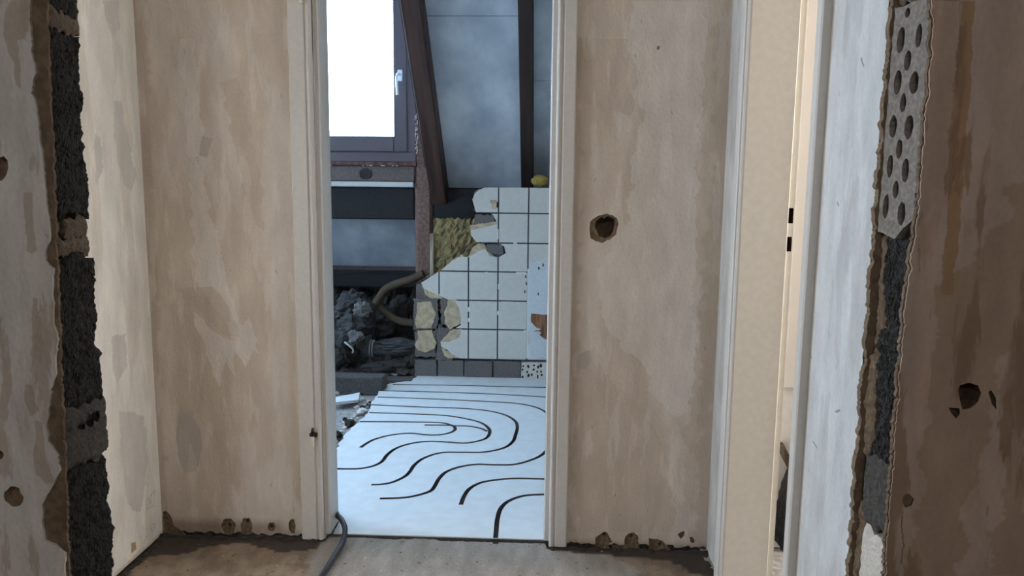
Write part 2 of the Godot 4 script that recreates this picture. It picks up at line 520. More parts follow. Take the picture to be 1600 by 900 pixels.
func make_materials():
	var grain := ntex("grain", 0.06, 4, Color(0.975, 0.975, 0.975), Color(1, 1, 1))
	var bump := ntex("bump", 0.05, 5, Color.BLACK, Color.WHITE)
	var coarse := ntex("coarse", 0.035, 5, Color(0.80, 0.80, 0.80), Color(1, 1, 1))
	var cells := ntex("cells", 0.05, 2, Color.BLACK, Color.WHITE, 512, FastNoiseLite.TYPE_CELLULAR)
	var streak := ntex("streak", 0.03, 5, Color(0.62, 0.60, 0.58), Color(1, 1, 1), 512, FastNoiseLite.TYPE_SIMPLEX_SMOOTH, 8)
	mat("cream_paint", C(226, 221, 210), 0.45, grain, 1.2, bump, 0.03)
	mat("white_paint", C(208, 204, 198), 0.5, grain, 1.5, bump, 0.04)
	mat("basecoat", C(122, 104, 84), 0.95, coarse, 2.0, bump, 0.25)
	mat("hole_plaster", C(132, 112, 90), 0.95, coarse, 3.0, bump, 0.3)
	mat("slag", C(46, 43, 40), 0.75, ntex("slagtex", 0.10, 3, Color(0.16, 0.16, 0.16), Color(1, 1, 1), 512, FastNoiseLite.TYPE_SIMPLEX_SMOOTH, 4), 6.0, ntex("slagbump", 0.10, 3, Color.BLACK, Color.WHITE, 512, FastNoiseLite.TYPE_SIMPLEX_SMOOTH, 4), 0.7)
	mat("deep_hole", C(92, 74, 58), 0.95, coarse, 3.0, bump, 0.3)
	mat("mortar", C(108, 96, 82), 0.95, coarse, 4.0, bump, 0.4)
	mat("concrete_grey", C(80, 76, 72), 0.92, coarse, 4.0, bump, 0.3)
	mat("perforated", C(138, 131, 123), 0.9, coarse, 4.0, bump, 0.2)
	mat("light_brick", C(206, 200, 190), 0.9, grain, 4.0, bump, 0.2)
	mat("plain_plaster", C(204, 195, 184), 0.9, grain, 0.8, bump, 0.2)
	mat("corridor_plaster", C(160, 150, 140), 0.9, grain, 0.8, bump, 0.2)
	mat("room_white", C(236, 233, 228), 0.8, grain, 0.8, bump, 0.1)
	mat("ceiling_white", C(214, 208, 198), 0.9, grain, 0.8)
	mat("screed", C(150, 128, 104), 0.92, coarse, 1.5, bump, 0.3)
	mat("dirt", C(60, 51, 43), 1.0, coarse, 5.0, cells, 0.5)
	mat("subfloor", C(168, 164, 160), 0.95, coarse, 1.6, bump, 0.5)
	mat("sheathing", C(236, 242, 248), 0.85, ntex("blotch", 0.012, 5, Color(0.78, 0.80, 0.83), Color(1, 1, 1)), 0.55, bump, 0.08)
	mat("rafter_wood", C(92, 66, 58), 0.7, streak, 0.9, streak, 0.2)
	mat("dark_wood", C(62, 47, 42), 0.75, streak, 0.9, streak, 0.2)
	mat("post_wood", C(134, 106, 96), 0.85, coarse, 2.0, bump, 0.12)
	mat("purlin_wood", C(30, 28, 31), 0.75, coarse, 2.0, bump, 0.2)
	mat("sill_rough", C(126, 112, 108), 0.9, coarse, 4.0, bump, 0.5)
	mat("sill_red", C(112, 72, 68), 0.7, streak, 1.2)
	mat("window_frame", C(92, 84, 90), 0.45, grain, 2.0, bump, 0.03)
	mat("lath_white", C(206, 204, 200), 0.7, grain, 2.0)
	mat("lath_wood", C(196, 178, 156), 0.8, streak, 1.5)
	mat("tile", C(206, 203, 194), 0.22, grain, 0.8)
	mat("grout", C(62, 66, 74), 0.9, coarse, 6.0)
	mat("grout_smear", C(214, 214, 212), 0.8, grain, 4.0)
	mat("adhesive", C(196, 178, 148), 0.95, ntex("adh", 0.012, 4, Color(0.88, 0.87, 0.85), Color(1, 1, 1)), 3.0, bump, 0.3)
	mat("wall_mortar", C(134, 128, 124), 0.95, coarse, 5.0, bump, 0.5)
	mat("pumice", C(116, 111, 108), 0.95, coarse, 6.0, cells, 0.25)
	mat("film", C(206, 211, 213), 0.35, grain, 3.0, bump, 0.3)
	mat("brown_board", C(150, 104, 72), 0.85, streak, 2.0)
	mat("panel_white", C(222, 227, 228), 0.6, ntex("panelspot", 0.02, 4, Color(0.97, 0.97, 0.97), Color(1, 1, 1)), 1.2)
	mat("shaded_core", C(92, 88, 86), 0.95, coarse, 4.0, bump, 0.2)  # shade of the milled channels put into this dark grey core colour
	mat("wool", C(160, 148, 120), 1.0, ntex("woolcol", 0.012, 5, C(176, 178, 164), C(255, 238, 198)), 1.6, streak, 0.25)
	mat("yellow_foam", C(186, 160, 84), 0.95, coarse, 5.0, bump, 0.4)
	mat("crumple_grey", C(88, 88, 90), 0.8, coarse, 4.0, bump, 0.5)
	mat("crumple_light", C(140, 138, 136), 0.8, coarse, 4.0, bump, 0.5)
	mat("rubble_dark", C(66, 63, 60), 0.95, coarse, 6.0, cells, 0.5)
	mat("plaster_crumb", C(214, 208, 200), 0.95)
	mat("pipe_grey", C(110, 109, 109), 0.6, coarse, 3.0, bump, 0.2)
	mat("conduit", C(84, 70, 52), 0.7, grain, 3.0)
	mat("plank_grey", C(88, 84, 82), 0.9, coarse, 2.5, bump, 0.3)
	mat("cable", C(52, 56, 62), 0.45)
	mat("black_bag", C(16, 16, 18), 0.6, coarse, 4.0, bump, 0.5)
	mat("white_enamel", C(212, 207, 200), 0.35)
	mat("handle_metal", C(226, 228, 228), 0.3, null, 1.0, null, 0.0, 0.2)
	mat("hinge_black", C(48, 42, 38), 0.6, null, 1.0, null, 0.0, 0.6)
	mat("sleeve_white", C(232, 224, 208), 0.5)
	mat("strike_dark", C(66, 44, 34), 0.7)
	mat("stick_wood", C(112, 100, 90), 0.8, streak, 2.0)
	var g := mat("glass", Color(0.95, 0.98, 1.0, 0.06), 0.02)
	g.transparency = BaseMaterial3D.TRANSPARENCY_ALPHA
	var fr := mat("added_pane", C(240, 236, 228), 0.6)  # glowing surface for the added, unseen panes
	fr.emission_enabled = true; fr.emission = Color(0.98, 0.98, 1.0); fr.emission_energy_multiplier = 1.2
	var lb := mat("added_lamp_glow", C(250, 244, 230), 0.5)  # glow of the unseen lamp added in the corridor
	lb.emission_enabled = true; lb.emission = Color(0.97, 0.98, 1.0); lb.emission_energy_multiplier = 1.0

# ---------------------------------------------------------------- floors
func make_floors():
	var rng := RandomNumberGenerator.new(); rng.seed = 5
	# the screed of the corridor and vestibule, broken off raggedly along the walls
	var p := Paint.new(-1.4, 1.3, 0.8, 2.42, 520.0); p.sd = 300
	p.noise_layer(C(138, 122, 105), 5, 5, 5, 0.52, 0.12, 0.8, 0.3)
	p.noise_layer(C(108, 92, 76), 9, 9, 5, 0.66, 0.08, 0.5, 0.2)
	var grey := p.blank()
	p.fill(grey, PackedVector2Array([Vector2(-0.80, 2.42), Vector2(0.10, 2.42), Vector2(0.25, 2.30), Vector2(0.42, 2.08), Vector2(0.5, 1.7), Vector2(-0.55, 1.7), Vector2(-0.7, 2.1)]), 0.02)
	p.mask_layer(grey, C(150, 144, 138), 0.8, 0.0, 14)
	var dark := p.blank()
	p.fill(dark, PackedVector2Array([Vector2(-1.4, 2.42), Vector2(-0.72, 2.42), Vector2(-0.74, 2.30), Vector2(-0.85, 2.27), Vector2(-1.0, 2.33), Vector2(-1.1, 2.30), Vector2(-1.16, 2.24), Vector2(-1.27, 2.22), Vector2(-1.27, 1.9), Vector2(-1.4, 1.9)]), 0.012)
	p.fill(dark, PackedVector2Array([Vector2(0.03, 2.42), Vector2(0.6, 2.42), Vector2(0.6, 2.16), Vector2(0.5, 2.22), Vector2(0.42, 2.30), Vector2(0.2, 2.325), Vector2(0.05, 2.34)]), 0.012)
	p.mask_layer(dark, C(54, 46, 40), 0.92, 0.0, 7)
	var spk := p.blank()
	rng.seed = 77
	for i in 420:
		var a := Vector2(rng.randf_range(-1.3, 0.7), rng.randf_range(1.7, 2.38))
		p.line(spk, a, a + Vector2(rng.randf_range(-1, 1), rng.randf_range(-1, 1)) * 0.004, rng.randf_range(0.002, 0.006), rng.randf_range(0.4, 1.0))
	p.mask_layer(spk, C(64, 54, 46), 0.8, -0.8)
	var wsp := p.blank()
	for i in 120:
		var a := Vector2(rng.randf_range(-1.3, 0.7), rng.randf_range(1.7, 2.38))
		p.line(wsp, a, a + Vector2(0.002, 0), rng.randf_range(0.002, 0.004))
	p.mask_layer(wsp, C(206, 196, 184), 0.8, 0.5)
	painted("screed_painted", p, C(122, 104, 86), 0.12, 0.9)
	var o := PackedVector2Array([Vector2(-1.275, 1.30), Vector2(-1.275, 2.352), Vector2(-0.745, 2.350), Vector2(-0.742, 2.392), Vector2(-0.5, 2.384), Vector2(-0.44, 2.392), Vector2(-0.36, 2.394), Vector2(-0.33, 2.384), Vector2(0.02, 2.386), Vector2(0.028, 2.352), Vector2(0.545, 2.352), Vector2(0.545, 1.30)])
	var edge := roughen(o, 0.012, 0.003, 8)
	var m := MB.new()
	m.uvf = func(q: Vector3): return uv_of(p, q.x, -q.z)
	prism(m, edge, func(q: Vector2, t: float): return V(q.x, -0.05 * t, q.y))
	var fl := struct("floor", m, M.screed_painted, "brown bare screed floor of the small vestibule, dusty along the walls", "floor")
	m = MB.new()
	dbox(m, -1.62, 1.52, -0.05, 0.0, -2.62, 1.30, 0.0)
	obj("corridor_floor", m, M.screed, fl)
	m = MB.new()
	dbox(m, XR - 0.02, 2.75, -0.05, 0.0, 1.30, 2.60, 0.0)
	obj("side_room_floor", m, M.subfloor, fl)
	m = MB.new()
	dbox(m, -2.9, 2.8, -0.16, -0.05, -2.75, 2.45, 0.0)
	obj("light_seal_slab", m, M.dirt, fl)  # unseen slab added under the floors to keep light from leaking in
	m = MB.new()
	dbox(m, -2.75, -1.42, -0.05, 0.0, P1, 2.38, 0.0)
	obj("added_room_floor", m, M.screed, fl)  # floor of the added room behind the left wall
	# dirt lying in the gap between screed and walls
	var nz := FastNoiseLite.new(); nz.seed = 3; nz.frequency = 18.0; nz.fractal_octaves = 4
	m = MB.new()
	for strip in [[-1.30, -0.745, 2.335, 2.376, 0.0], [0.028, 0.567, 2.335, 2.376, 0.0], [-1.302, -1.262, 1.31, 2.37, 1.0], [0.53, 0.567, 2.19, 2.36, 1.0]]:
		var nu := int((strip[1] - strip[0]) / 0.006); var nv := int((strip[3] - strip[2]) / 0.006)
		var g := func(i: int, j: int) -> Vector3:
			var x: float = lerpf(strip[0], strip[1], float(i) / nu); var d: float = lerpf(strip[2], strip[3], float(j) / nv)
			var across := float(i) / nu if strip[4] > 0.5 else float(j) / nv
			var up := sin(PI * clampf(across, 0.05, 0.95)) * 0.010 - 0.006
			return V(x, up + 0.010 * nz.get_noise_2d(x, d), d)
		for i in nu:
			for j in nv: m.quad(g.call(i, j), g.call(i + 1, j), g.call(i + 1, j + 1), g.call(i, j + 1), Vector3.UP)
	var dd := obj("dirt", m, M.dirt, fl); dd.set_meta("kind", "stuff")
	# bathroom sub-floor under the heating panel
	m = MB.new()
	dbox(m, -3.3, 1.25, -0.10, -0.022, 2.36, 5.95, 0.0)
	struct("floor_bathroom", m, M.subfloor, "grey dusty bare floor of the bathroom left of the grooved panel", "floor")

# ---------------------------------------------------------------- wall with the bathroom door
func make_wall_back():
	var p := Paint.new(-1.31, -0.02, 0.60, 1.85, 560.0); p.sd = 40
	p.noise_layer(C(213, 203, 194), 3.2, 0.9, 5, 0.50, 0.11, 0.7, 0.5, 25.0)
	p.noise_layer(C(188, 173, 157), 5.0, 1.1, 5, 0.62, 0.13, 0.5, 0.0, 25.0)
	var li := p.blank()
	p.fill(li, polyd([985, 0, 1105, 0, 1098, 160, 1090, 300, 1088, 420, 1085, 560, 1082, 640, 1060, 650, 1040, 640, 1020, 612, 1003, 560, 975, 548, 948, 510, 935, 460, 932, 420, 950, 400, 975, 380, 985, 300, 990, 240, 1005, 190, 1005, 100, 990, 40], ZB), 0.012)
	p.fill(li, polyd([285, 60, 300, 60, 312, 180, 318, 260, 330, 330, 352, 420, 372, 500, 400, 540, 392, 560, 372, 540, 350, 500, 325, 470, 305, 440, 300, 340, 292, 220], ZB), 0.010)
	p.fill(li, polyd([300, 484, 318, 500, 336, 520, 358, 532, 372, 530, 388, 492, 400, 530, 404, 552, 392, 545, 386, 575, 366, 548, 368, 590, 352, 560, 340, 608, 326, 560, 318, 535, 306, 510], ZB), 0.006)
	p.mask_layer(li, C(216, 207, 199), 0.75, 0.5)
	var dk := p.blank()
	p.fill(dk, polyd([276, 450, 330, 448, 352, 470, 377, 527, 350, 524, 330, 505, 302, 480, 282, 478], ZB), 0.006)
	p.fill(dk, polyd([345, 130, 372, 120, 392, 200, 410, 300, 412, 360, 396, 350, 380, 290, 366, 220], ZB), 0.01)
	p.fill(dk, polyd([900, 60, 985, 60, 1000, 130, 985, 180, 950, 170, 910, 160], ZB), 0.012)
	p.fill(dk, polyd([898, 560, 930, 540, 965, 605, 1005, 640, 1030, 680, 1045, 730, 1055, 800, 1050, 830, 905, 830, 890, 760], ZB), 0.012)
	p.fill(dk, polyd([1095, 440, 1120, 420, 1128, 560, 1110, 640, 1085, 720, 1070, 690, 1085, 600], ZB), 0.012)
	p.mask_layer(dk, C(192, 177, 161), 0.6, -0.3)
	var corner_shade := p.blank()  # shade painted down the wall corners and beside the door casing
	p.fill(corner_shade, polyd([1120, 0, 1160, 0, 1140, 300, 1130, 560, 1110, 870, 1085, 870, 1095, 500, 1115, 260], ZB), 0.02)
	p.fill(corner_shade, polyd([205, 0, 228, 0, 262, 830, 250, 830], ZB), 0.008)
	p.fill(corner_shade, polyd([895, 60, 910, 60, 898, 830, 884, 830], ZB), 0.008)
	p.mask_layer(corner_shade, C(172, 156, 138), 0.4, 0.0, 8)
	var gp := p.blank()
	p.fill(gp, polyd([283, 646, 300, 640, 312, 668, 316, 700, 306, 735, 290, 738, 278, 710, 276, 670], ZB), 0.004)
	p.fill(gp, polyd([318, 212, 333, 216, 324, 246, 311, 242], ZB), 0.003)
	p.fill(gp, polyd([892, 555, 920, 548, 926, 562, 915, 576, 893, 580], ZB), 0.003)
	p.fill(gp, polyd([438, 146, 443, 146, 443, 153, 438, 153], ZB), 0.001)
	p.mask_layer(gp, C(184, 175, 167), 0.85, 0.3)
	p.noise_layer(C(220, 212, 204), 16, 3.0, 4, 0.70, 0.05, 0.4, 0.4)
	var sc := p.blank(); p.scratches(sc, 46, 0.018, 0.6)
	p.line(sc, Vector2(0.345, 1.63), Vector2(0.347, 1.632), 0.007)
	p.mask_layer(sc, C(96, 78, 60), 0.75, -0.7)
	var lo := p.blank()
	p.fill(lo, polyd([250, 812, 470, 826, 470, 850, 250, 850], ZB), 0.01)
	p.fill(lo, polyd([880, 838, 1115, 852, 1115, 880, 880, 870], ZB), 0.01)
	p.mask_layer(lo, C(116, 96, 78), 0.5, 0.0, 20)
	painted("plaster_back", p, C(203, 189, 174), 0.045, 0.9)
	# chips at the foot of the wall, and the hole
	var chips: Array = [
		polyd([256, 832, 254, 800, 260, 798, 267, 806, 271, 820, 284, 830, 290, 838], ZB),
		polyd([350, 833, 345, 822, 350, 811, 361, 810, 368, 818, 366, 832, 360, 836], ZB),
		polyd([377, 833, 376, 819, 381, 809, 390, 809, 394, 820, 393, 834, 385, 837], ZB),
		polyd([418, 822, 421, 817, 428, 816, 431, 823, 427, 830, 420, 829], ZB),
		polyd([451, 816, 455, 811, 460, 812, 462, 824, 460, 834, 454, 832, 451, 826], ZB),
		polyd([930, 856, 930, 841, 936, 836, 943, 831, 948, 832, 953, 841, 957, 846, 950, 850, 952, 857], ZB),
		polyd([958, 858, 955, 853, 975, 851, 977, 838, 982, 833, 991, 832, 997, 838, 998, 850, 1000, 862], ZB),
		polyd([1014, 862, 1014, 841, 1022, 842, 1034, 844, 1042, 852, 1047, 858, 1044, 865, 1030, 866], ZB),
		polyd([1059, 836, 1062, 832, 1069, 830, 1069, 836, 1064, 842], ZB),
		polyd([1077, 840, 1082, 838, 1085, 844, 1084, 849, 1079, 847], ZB)]
	var rim := polyd([922, 372, 921, 352, 925, 343, 936, 337, 948, 334, 957, 336, 964, 341, 966, 350, 962, 366, 953, 374, 940, 379, 930, 377], ZB)
	rim = roughen(rim, 0.008, 0.0015, 4)
	var hole := polyd([930, 356, 931, 346, 937, 341, 941, 339, 943, 342, 951, 337, 956, 340, 962, 343, 962, 352, 960, 362, 954, 370, 945, 373, 936, 369], ZB)
	var cuts: Array = []
	for i in chips.size(): cuts.append(roughen(chips[i], 0.006, 0.0012, 20 + i))
	var m := MB.new()
	m.uvf = func(q: Vector3): return uv_of(p, q.x, q.y)
	var front := func(q: Vector2) -> Vector3: return V(q.x, q.y, ZB)
	var low := func(q: Vector2) -> Vector3: return V(q.x, q.y, ZB + 0.005)
	var foot := PackedVector2Array([Vector2(-1.32, 2.5), Vector2(-1.32, 0.0)])
	foot.append_array(roughen(PackedVector2Array([Vector2(-1.28, 0.012), Vector2(-0.73, 0.010)]), 0.012, 0.006, 31, false))
	foot.append_array([Vector2(-0.73, 2.5)])
	var foot2 := PackedVector2Array([Vector2(0.06, 2.5)])
	foot2.append_array(roughen(PackedVector2Array([Vector2(0.06, 0.012), Vector2(0.585, 0.010)]), 0.012, 0.006, 32, false))
	foot2.append_array([Vector2(0.585, 2.5)])
	face(m, [foot, foot2, rect(-0.73, 2.06, 0.005, 2.5)], cuts + [rim], 0.12, front, Vector3(0, 0, 1))
	var w := struct("wall_back", m, M.plaster_back, "scraped beige plaster wall around the bathroom door frame", "wall")
	# core behind the plaster
	m = MB.new()
	var cf := func(q: Vector2, t: float): return V(q.x, q.y, lerpf(ZB, ZB + 0.006, t))
	for i in cuts.size(): cut_walls(m, cuts[i], cf)
	cut_walls(m, rim, cf)
	face(m, [rim], [hole], 0.03, low, Vector3(0, 0, 1))
	obj("chipped_rim", m, M.hole_plaster, w)
	m = MB.new()
	pit(m, hole, func(q, t): return V(q.x, q.y, ZB + 0.005 + 0.075 * t), Vector3(0, 0, 1), 0.86)
	obj("round_hole", m, M.hole_plaster, w)
	var holes_at := [Vector2(358, 821), Vector2(386, 815), Vector2(424, 823), Vector2(944, 835), Vector2(987, 838), Vector2(1031, 851)]
	for i in cuts.size():
		m = MB.new()
		var dowels: Array = []
		for h in holes_at:
			var c := on_d(h.x, h.y, ZB)
			var b := blob(c.x, c.y, 0.0055, 0.0065, 9, 0.2, i + 3)
			if Geometry2D.is_point_in_polygon(Vector2(c.x, c.y), cuts[i]): dowels.append(b)
		face(m, [cuts[i]], dowels, 0.03, func(q): return V(q.x, q.y, ZB + 0.0055), Vector3(0, 0, 1))
		for b in dowels: pit(m, b, func(q, t): return V(q.x, q.y, ZB + 0.0055 + 0.035 * t), Vector3(0, 0, 1), 0.9)
		obj("plaster_chip", m, M.hole_plaster, w)
	m = MB.new()
	dbox(m, -3.3, -0.731, 0.0, 2.6, ZB + 0.09, ZBB, 0.0)
	dbox(m, -3.3, -1.32, 0.0, 2.6, ZB, ZBB, 0.0)
	dbox(m, -0.735, 0.015, 2.05, 2.6, ZB + 0.02, ZBB, 0.0)
	dbox(m, 0.03, 0.60, 0.0, 2.6, ZB + 0.09, ZBB, 0.0)
	dbox(m, -0.745, -0.731, 0.0, 2.06, ZB, ZBB, 0.0)
	dbox(m, -1.32, -0.735, 2.5, 2.6, ZB, ZBB, 0.0)
	dbox(m, 0.012, 0.60, 2.5, 2.6, ZB, ZBB, 0.0)
	obj("wall_core", m, M.plain_plaster, w)

# ---------------------------------------------------------------- left wall of the vestibule
func make_wall_left():
	var p := Paint.new(1.2, -0.02, 2.40, 1.85, 560.0); p.sd = 91
	p.noise_layer(C(224, 219, 211), 5.0, 1.3, 5, 0.5, 0.05, 0.8, 0.5, 20.0)
	p.noise_layer(C(200, 192, 178), 7.0, 1.3, 5, 0.62, 0.07, 0.55, 0.0, 20.0)
	var g := p.blank()
	p.fill(g, polyx([178, 158, 190, 160, 200, 215, 212, 272, 205, 300, 192, 285, 180, 225], XL), 0.006)
	p.fill(g, polyx([148, 208, 158, 215, 162, 262, 150, 292], XL), 0.004)
	p.fill(g, polyx([175, 525, 196, 522, 198, 570, 184, 600, 174, 560], XL), 0.006)
	p.fill(g, polyx([186, 640, 226, 650, 232, 720, 220, 800, 200, 790, 190, 720], XL), 0.008)
	p.fill(g, polyx([160, 0, 186, 0, 188, 40, 176, 60], XL), 0.006)
	p.mask_layer(g, C(192, 188, 181), 0.8, 0.25, 3)
	var cr := p.blank()
	p.fill(cr, polyx([228, 60, 240, 300, 248, 560, 254, 800, 246, 640, 238, 420, 226, 240], XL), 0.004)
	p.fill(cr, polyx([196, 870, 216, 838, 222, 850, 204, 880], XL), 0.004)
	p.mask_layer(cr, C(232, 222, 203), 0.8, 0.4)
	var ch := p.blank()
	p.fill(ch, polyx([205, 848, 212, 846, 214, 856, 206, 864], XL), 0.002)
	p.mask_layer(ch, C(158, 134, 106), 0.9, -0.6)
	var sc := p.blank(); p.scratches(sc, 50, 0.012, 0.5)
	# the pencilled rectangle and scrawl above the floor
	var q := func(x: float, y: float) -> Vector2:
		var v := on_x(215.0 + x / 8.18, 740.0 + y / 8.18, XL); return Vector2(v.z, v.y)
	for s in [[105, 345, 215, 215], [215, 215, 210, 405], [210, 405, 120, 460], [120, 460, 105, 345], [125, 455, 98, 515], [132, 435, 150, 345], [140, 325, 158, 352], [158, 352, 165, 405], [172, 285, 185, 260], [172, 285, 170, 390], [150, 660, 158, 690], [158, 690, 190, 735], [190, 735, 218, 690], [218, 690, 215, 640], [205, 650, 185, 640], [75, 680, 78, 715], [130, 780, 90, 850], [90, 850, 78, 895]]:
		p.line(sc, q.call(s[0], s[1]), q.call(s[2], s[3]), 0.0022, 0.6)
	p.mask_layer(sc, C(86, 76, 66), 0.8, -0.4)
	painted("plaster_left", p, C(214, 209, 201), 0.05, 0.88)
	var m := MB.new()
	m.uvf = func(v: Vector3): return uv_of(p, -v.z, v.y)
	var foot := PackedVector2Array([Vector2(2.04, 2.5), Vector2(2.04, 0.0)])
	foot.append_array(roughen(PackedVector2Array([Vector2(2.05, 0.012), Vector2(2.37, 0.014)]), 0.012, 0.006, 51, false))
	foot.append_array([Vector2(2.378, 0.014), Vector2(2.378, 2.5)])
	face(m, [foot, rect(1.30, 2.03, 2.04, 2.5)], [], 0.2, func(v): return V(XL, v.y, v.x), Vector3(1, 0, 0))
	var w := struct("wall_left", m, M.plaster_left, "pale filled plaster wall at the left of the vestibule with pencil marks", "wall")
	m = MB.new()
	dbox(m, -1.42, XL - 0.001, 0.0, 2.6, 2.04, ZBB, 0.0)
	dbox(m, -1.42, XL - 0.001, 2.03, 2.6, P1 - 0.02, 2.04, 0.0)
	obj("wall_core", m, M.plain_plaster, w)

# ---------------------------------------------------------------- right wall of the vestibule
func make_wall_right():
	var p := Paint.new(1.25, -0.02, 2.40, 1.85, 560.0); p.sd = 141
	p.noise_layer(C(208, 210, 210), 6.0, 1.0, 5, 0.5, 0.05, 0.8, 0.5, 20.0)
	p.noise_layer(C(184, 184, 182), 9.0, 2.0, 5, 0.64, 0.06, 0.6, 0.0, 20.0)
	var sc := p.blank(); p.scratches(sc, 120, 0.016, 0.75)
	for s in [[1305, 644, 1312, 642], [1308, 318, 1310, 322], [1345, 92, 1349, 104], [1270, 690, 1276, 700], [1264, 550, 1268, 560]]:
		var a := on_x(s[0], s[1], XR); var b := on_x(s[2], s[3], XR)
		p.line(sc, Vector2(a.z, a.y), Vector2(b.z, b.y), 0.004)
	p.mask_layer(sc, C(120, 116, 112), 0.7, -0.5)
	var cr := p.blank()
	p.line(cr, Vector2(1.550, 0.0), Vector2(1.550, 1.85), 0.012, 0.8)
	p.mask_layer(cr, C(140, 122, 104), 0.8, 0.3, 2)
	painted("plaster_right", p, C(198, 200, 200), 0.06, 0.88)
	var m := MB.new()
	m.uvf = func(v: Vector3): return uv_of(p, -v.z, v.y)
	var f := func(v: Vector2) -> Vector3: return V(XR, v.y, v.x)
	var ed := roughen(PackedVector2Array([Vector2(1.300, 0.0), Vector2(1.300, 2.5)]), 0.012, 0.003, 61, false)
	ed.append_array([Vector2(1.568, 2.5), Vector2(1.568, 0.0)])
	face(m, [ed, rect(2.15, 0.0, 2.376, 2.5), rect(1.568, 2.03, 2.15, 2.5)], [], 0.2, f, Vector3(-1, 0, 0))
	var w := struct("wall_right", m, M.plaster_right, "pale scraped wall at the right of the vestibule around the side door", "wall")
	m = MB.new()
	dbox(m, XR + 0.004, 0.72, 0.0, 2.6, 1.31, 1.568, 0.0)
	dbox(m, XR + 0.004, 0.72, 0.0, 2.6, 2.18, 2.60, 0.0)
	dbox(m, XR + 0.004, 0.72, 2.03, 2.6, 1.53, 2.20, 0.0)
	obj("wall_core", m, M.room_white, w)

# ---------------------------------------------------------------- broken edges of the torn-out partition
# a broken block face: x = xf(y, d) plus rough relief, closed to a solid behind
func broken(m: MB, y0: float, y1: float, d0: float, d1: float, xf: Callable, facing: float, amp: float, step: float, sd: int, tall := 2.2, fine := 1.0, depth := 0.05):
	var nz := FastNoiseLite.new(); nz.seed = sd; nz.frequency = 75.0 * fine; nz.fractal_octaves = 3; nz.fractal_gain = 0.6
	var n2 := FastNoiseLite.new(); n2.seed = sd + 1; n2.frequency = 12.0; n2.fractal_octaves = 3
	var ny := maxi(2, int((y1 - y0) / step)); var nd := maxi(2, int((d1 - d0) / step))
	var g: Array = []
	for j in ny + 1:
		var row: Array = []
		var t := float(j) / ny
		for i in nd + 1:
			var s := float(i) / nd
			var y := lerpf(y0, y1, t) + (0.016 * n2.get_noise_2d(lerpf(d0, d1, s) * 2.2, y0 * 7.0) * pow(1.0 - t, 6.0) + 0.016 * n2.get_noise_2d(lerpf(d0, d1, s) * 2.2, y1 * 7.0) * pow(t, 6.0)) if y1 - y0 < 1.0 else lerpf(y0, y1, t)
			var d := lerpf(d0, d1, s) + 0.003 * nz.get_noise_2d(y, 5.0 + s)
			var rim := minf(1.0, minf(t, 1.0 - t) * (y1 - y0) / 0.012) * minf(1.0, 0.45 + minf(s, 1.0 - s) * 9.0)
			var h := (nz.get_noise_3d(y / tall, d, 0.0) * 0.8 + n2.get_noise_3d(y / 1.5, d, 3.0) * 0.9)
			row.append(V(xf.call(y, d) + facing * (amp * h - 0.006 * (1.0 - rim)), y, d))
		g.append(row)
	for j in ny:
		for i in nd: m.quad(g[j][i], g[j][i + 1], g[j + 1][i + 1], g[j + 1][i], Vector3(facing, 0, 0))
	var bk := Vector3(-facing * depth, 0, 0)
	for j in ny:
		m.quad(g[j][0], g[j + 1][0], g[j + 1][0] + bk, g[j][0] + bk, Vector3(0, 0, 1))
		m.quad(g[j][nd], g[j + 1][nd], g[j + 1][nd] + bk, g[j][nd] + bk, Vector3(0, 0, -1))
	for i in nd:
		m.quad(g[0][i], g[0][i + 1], g[0][i + 1] + bk, g[0][i] + bk, Vector3.DOWN)
		m.quad(g[ny][i], g[ny][i + 1], g[ny][i + 1] + bk, g[ny][i] + bk, Vector3.UP)
	m.quad(g[0][0] + bk, g[0][nd] + bk, g[ny][nd] + bk, g[ny][0] + bk, Vector3(-facing, 0, 0))

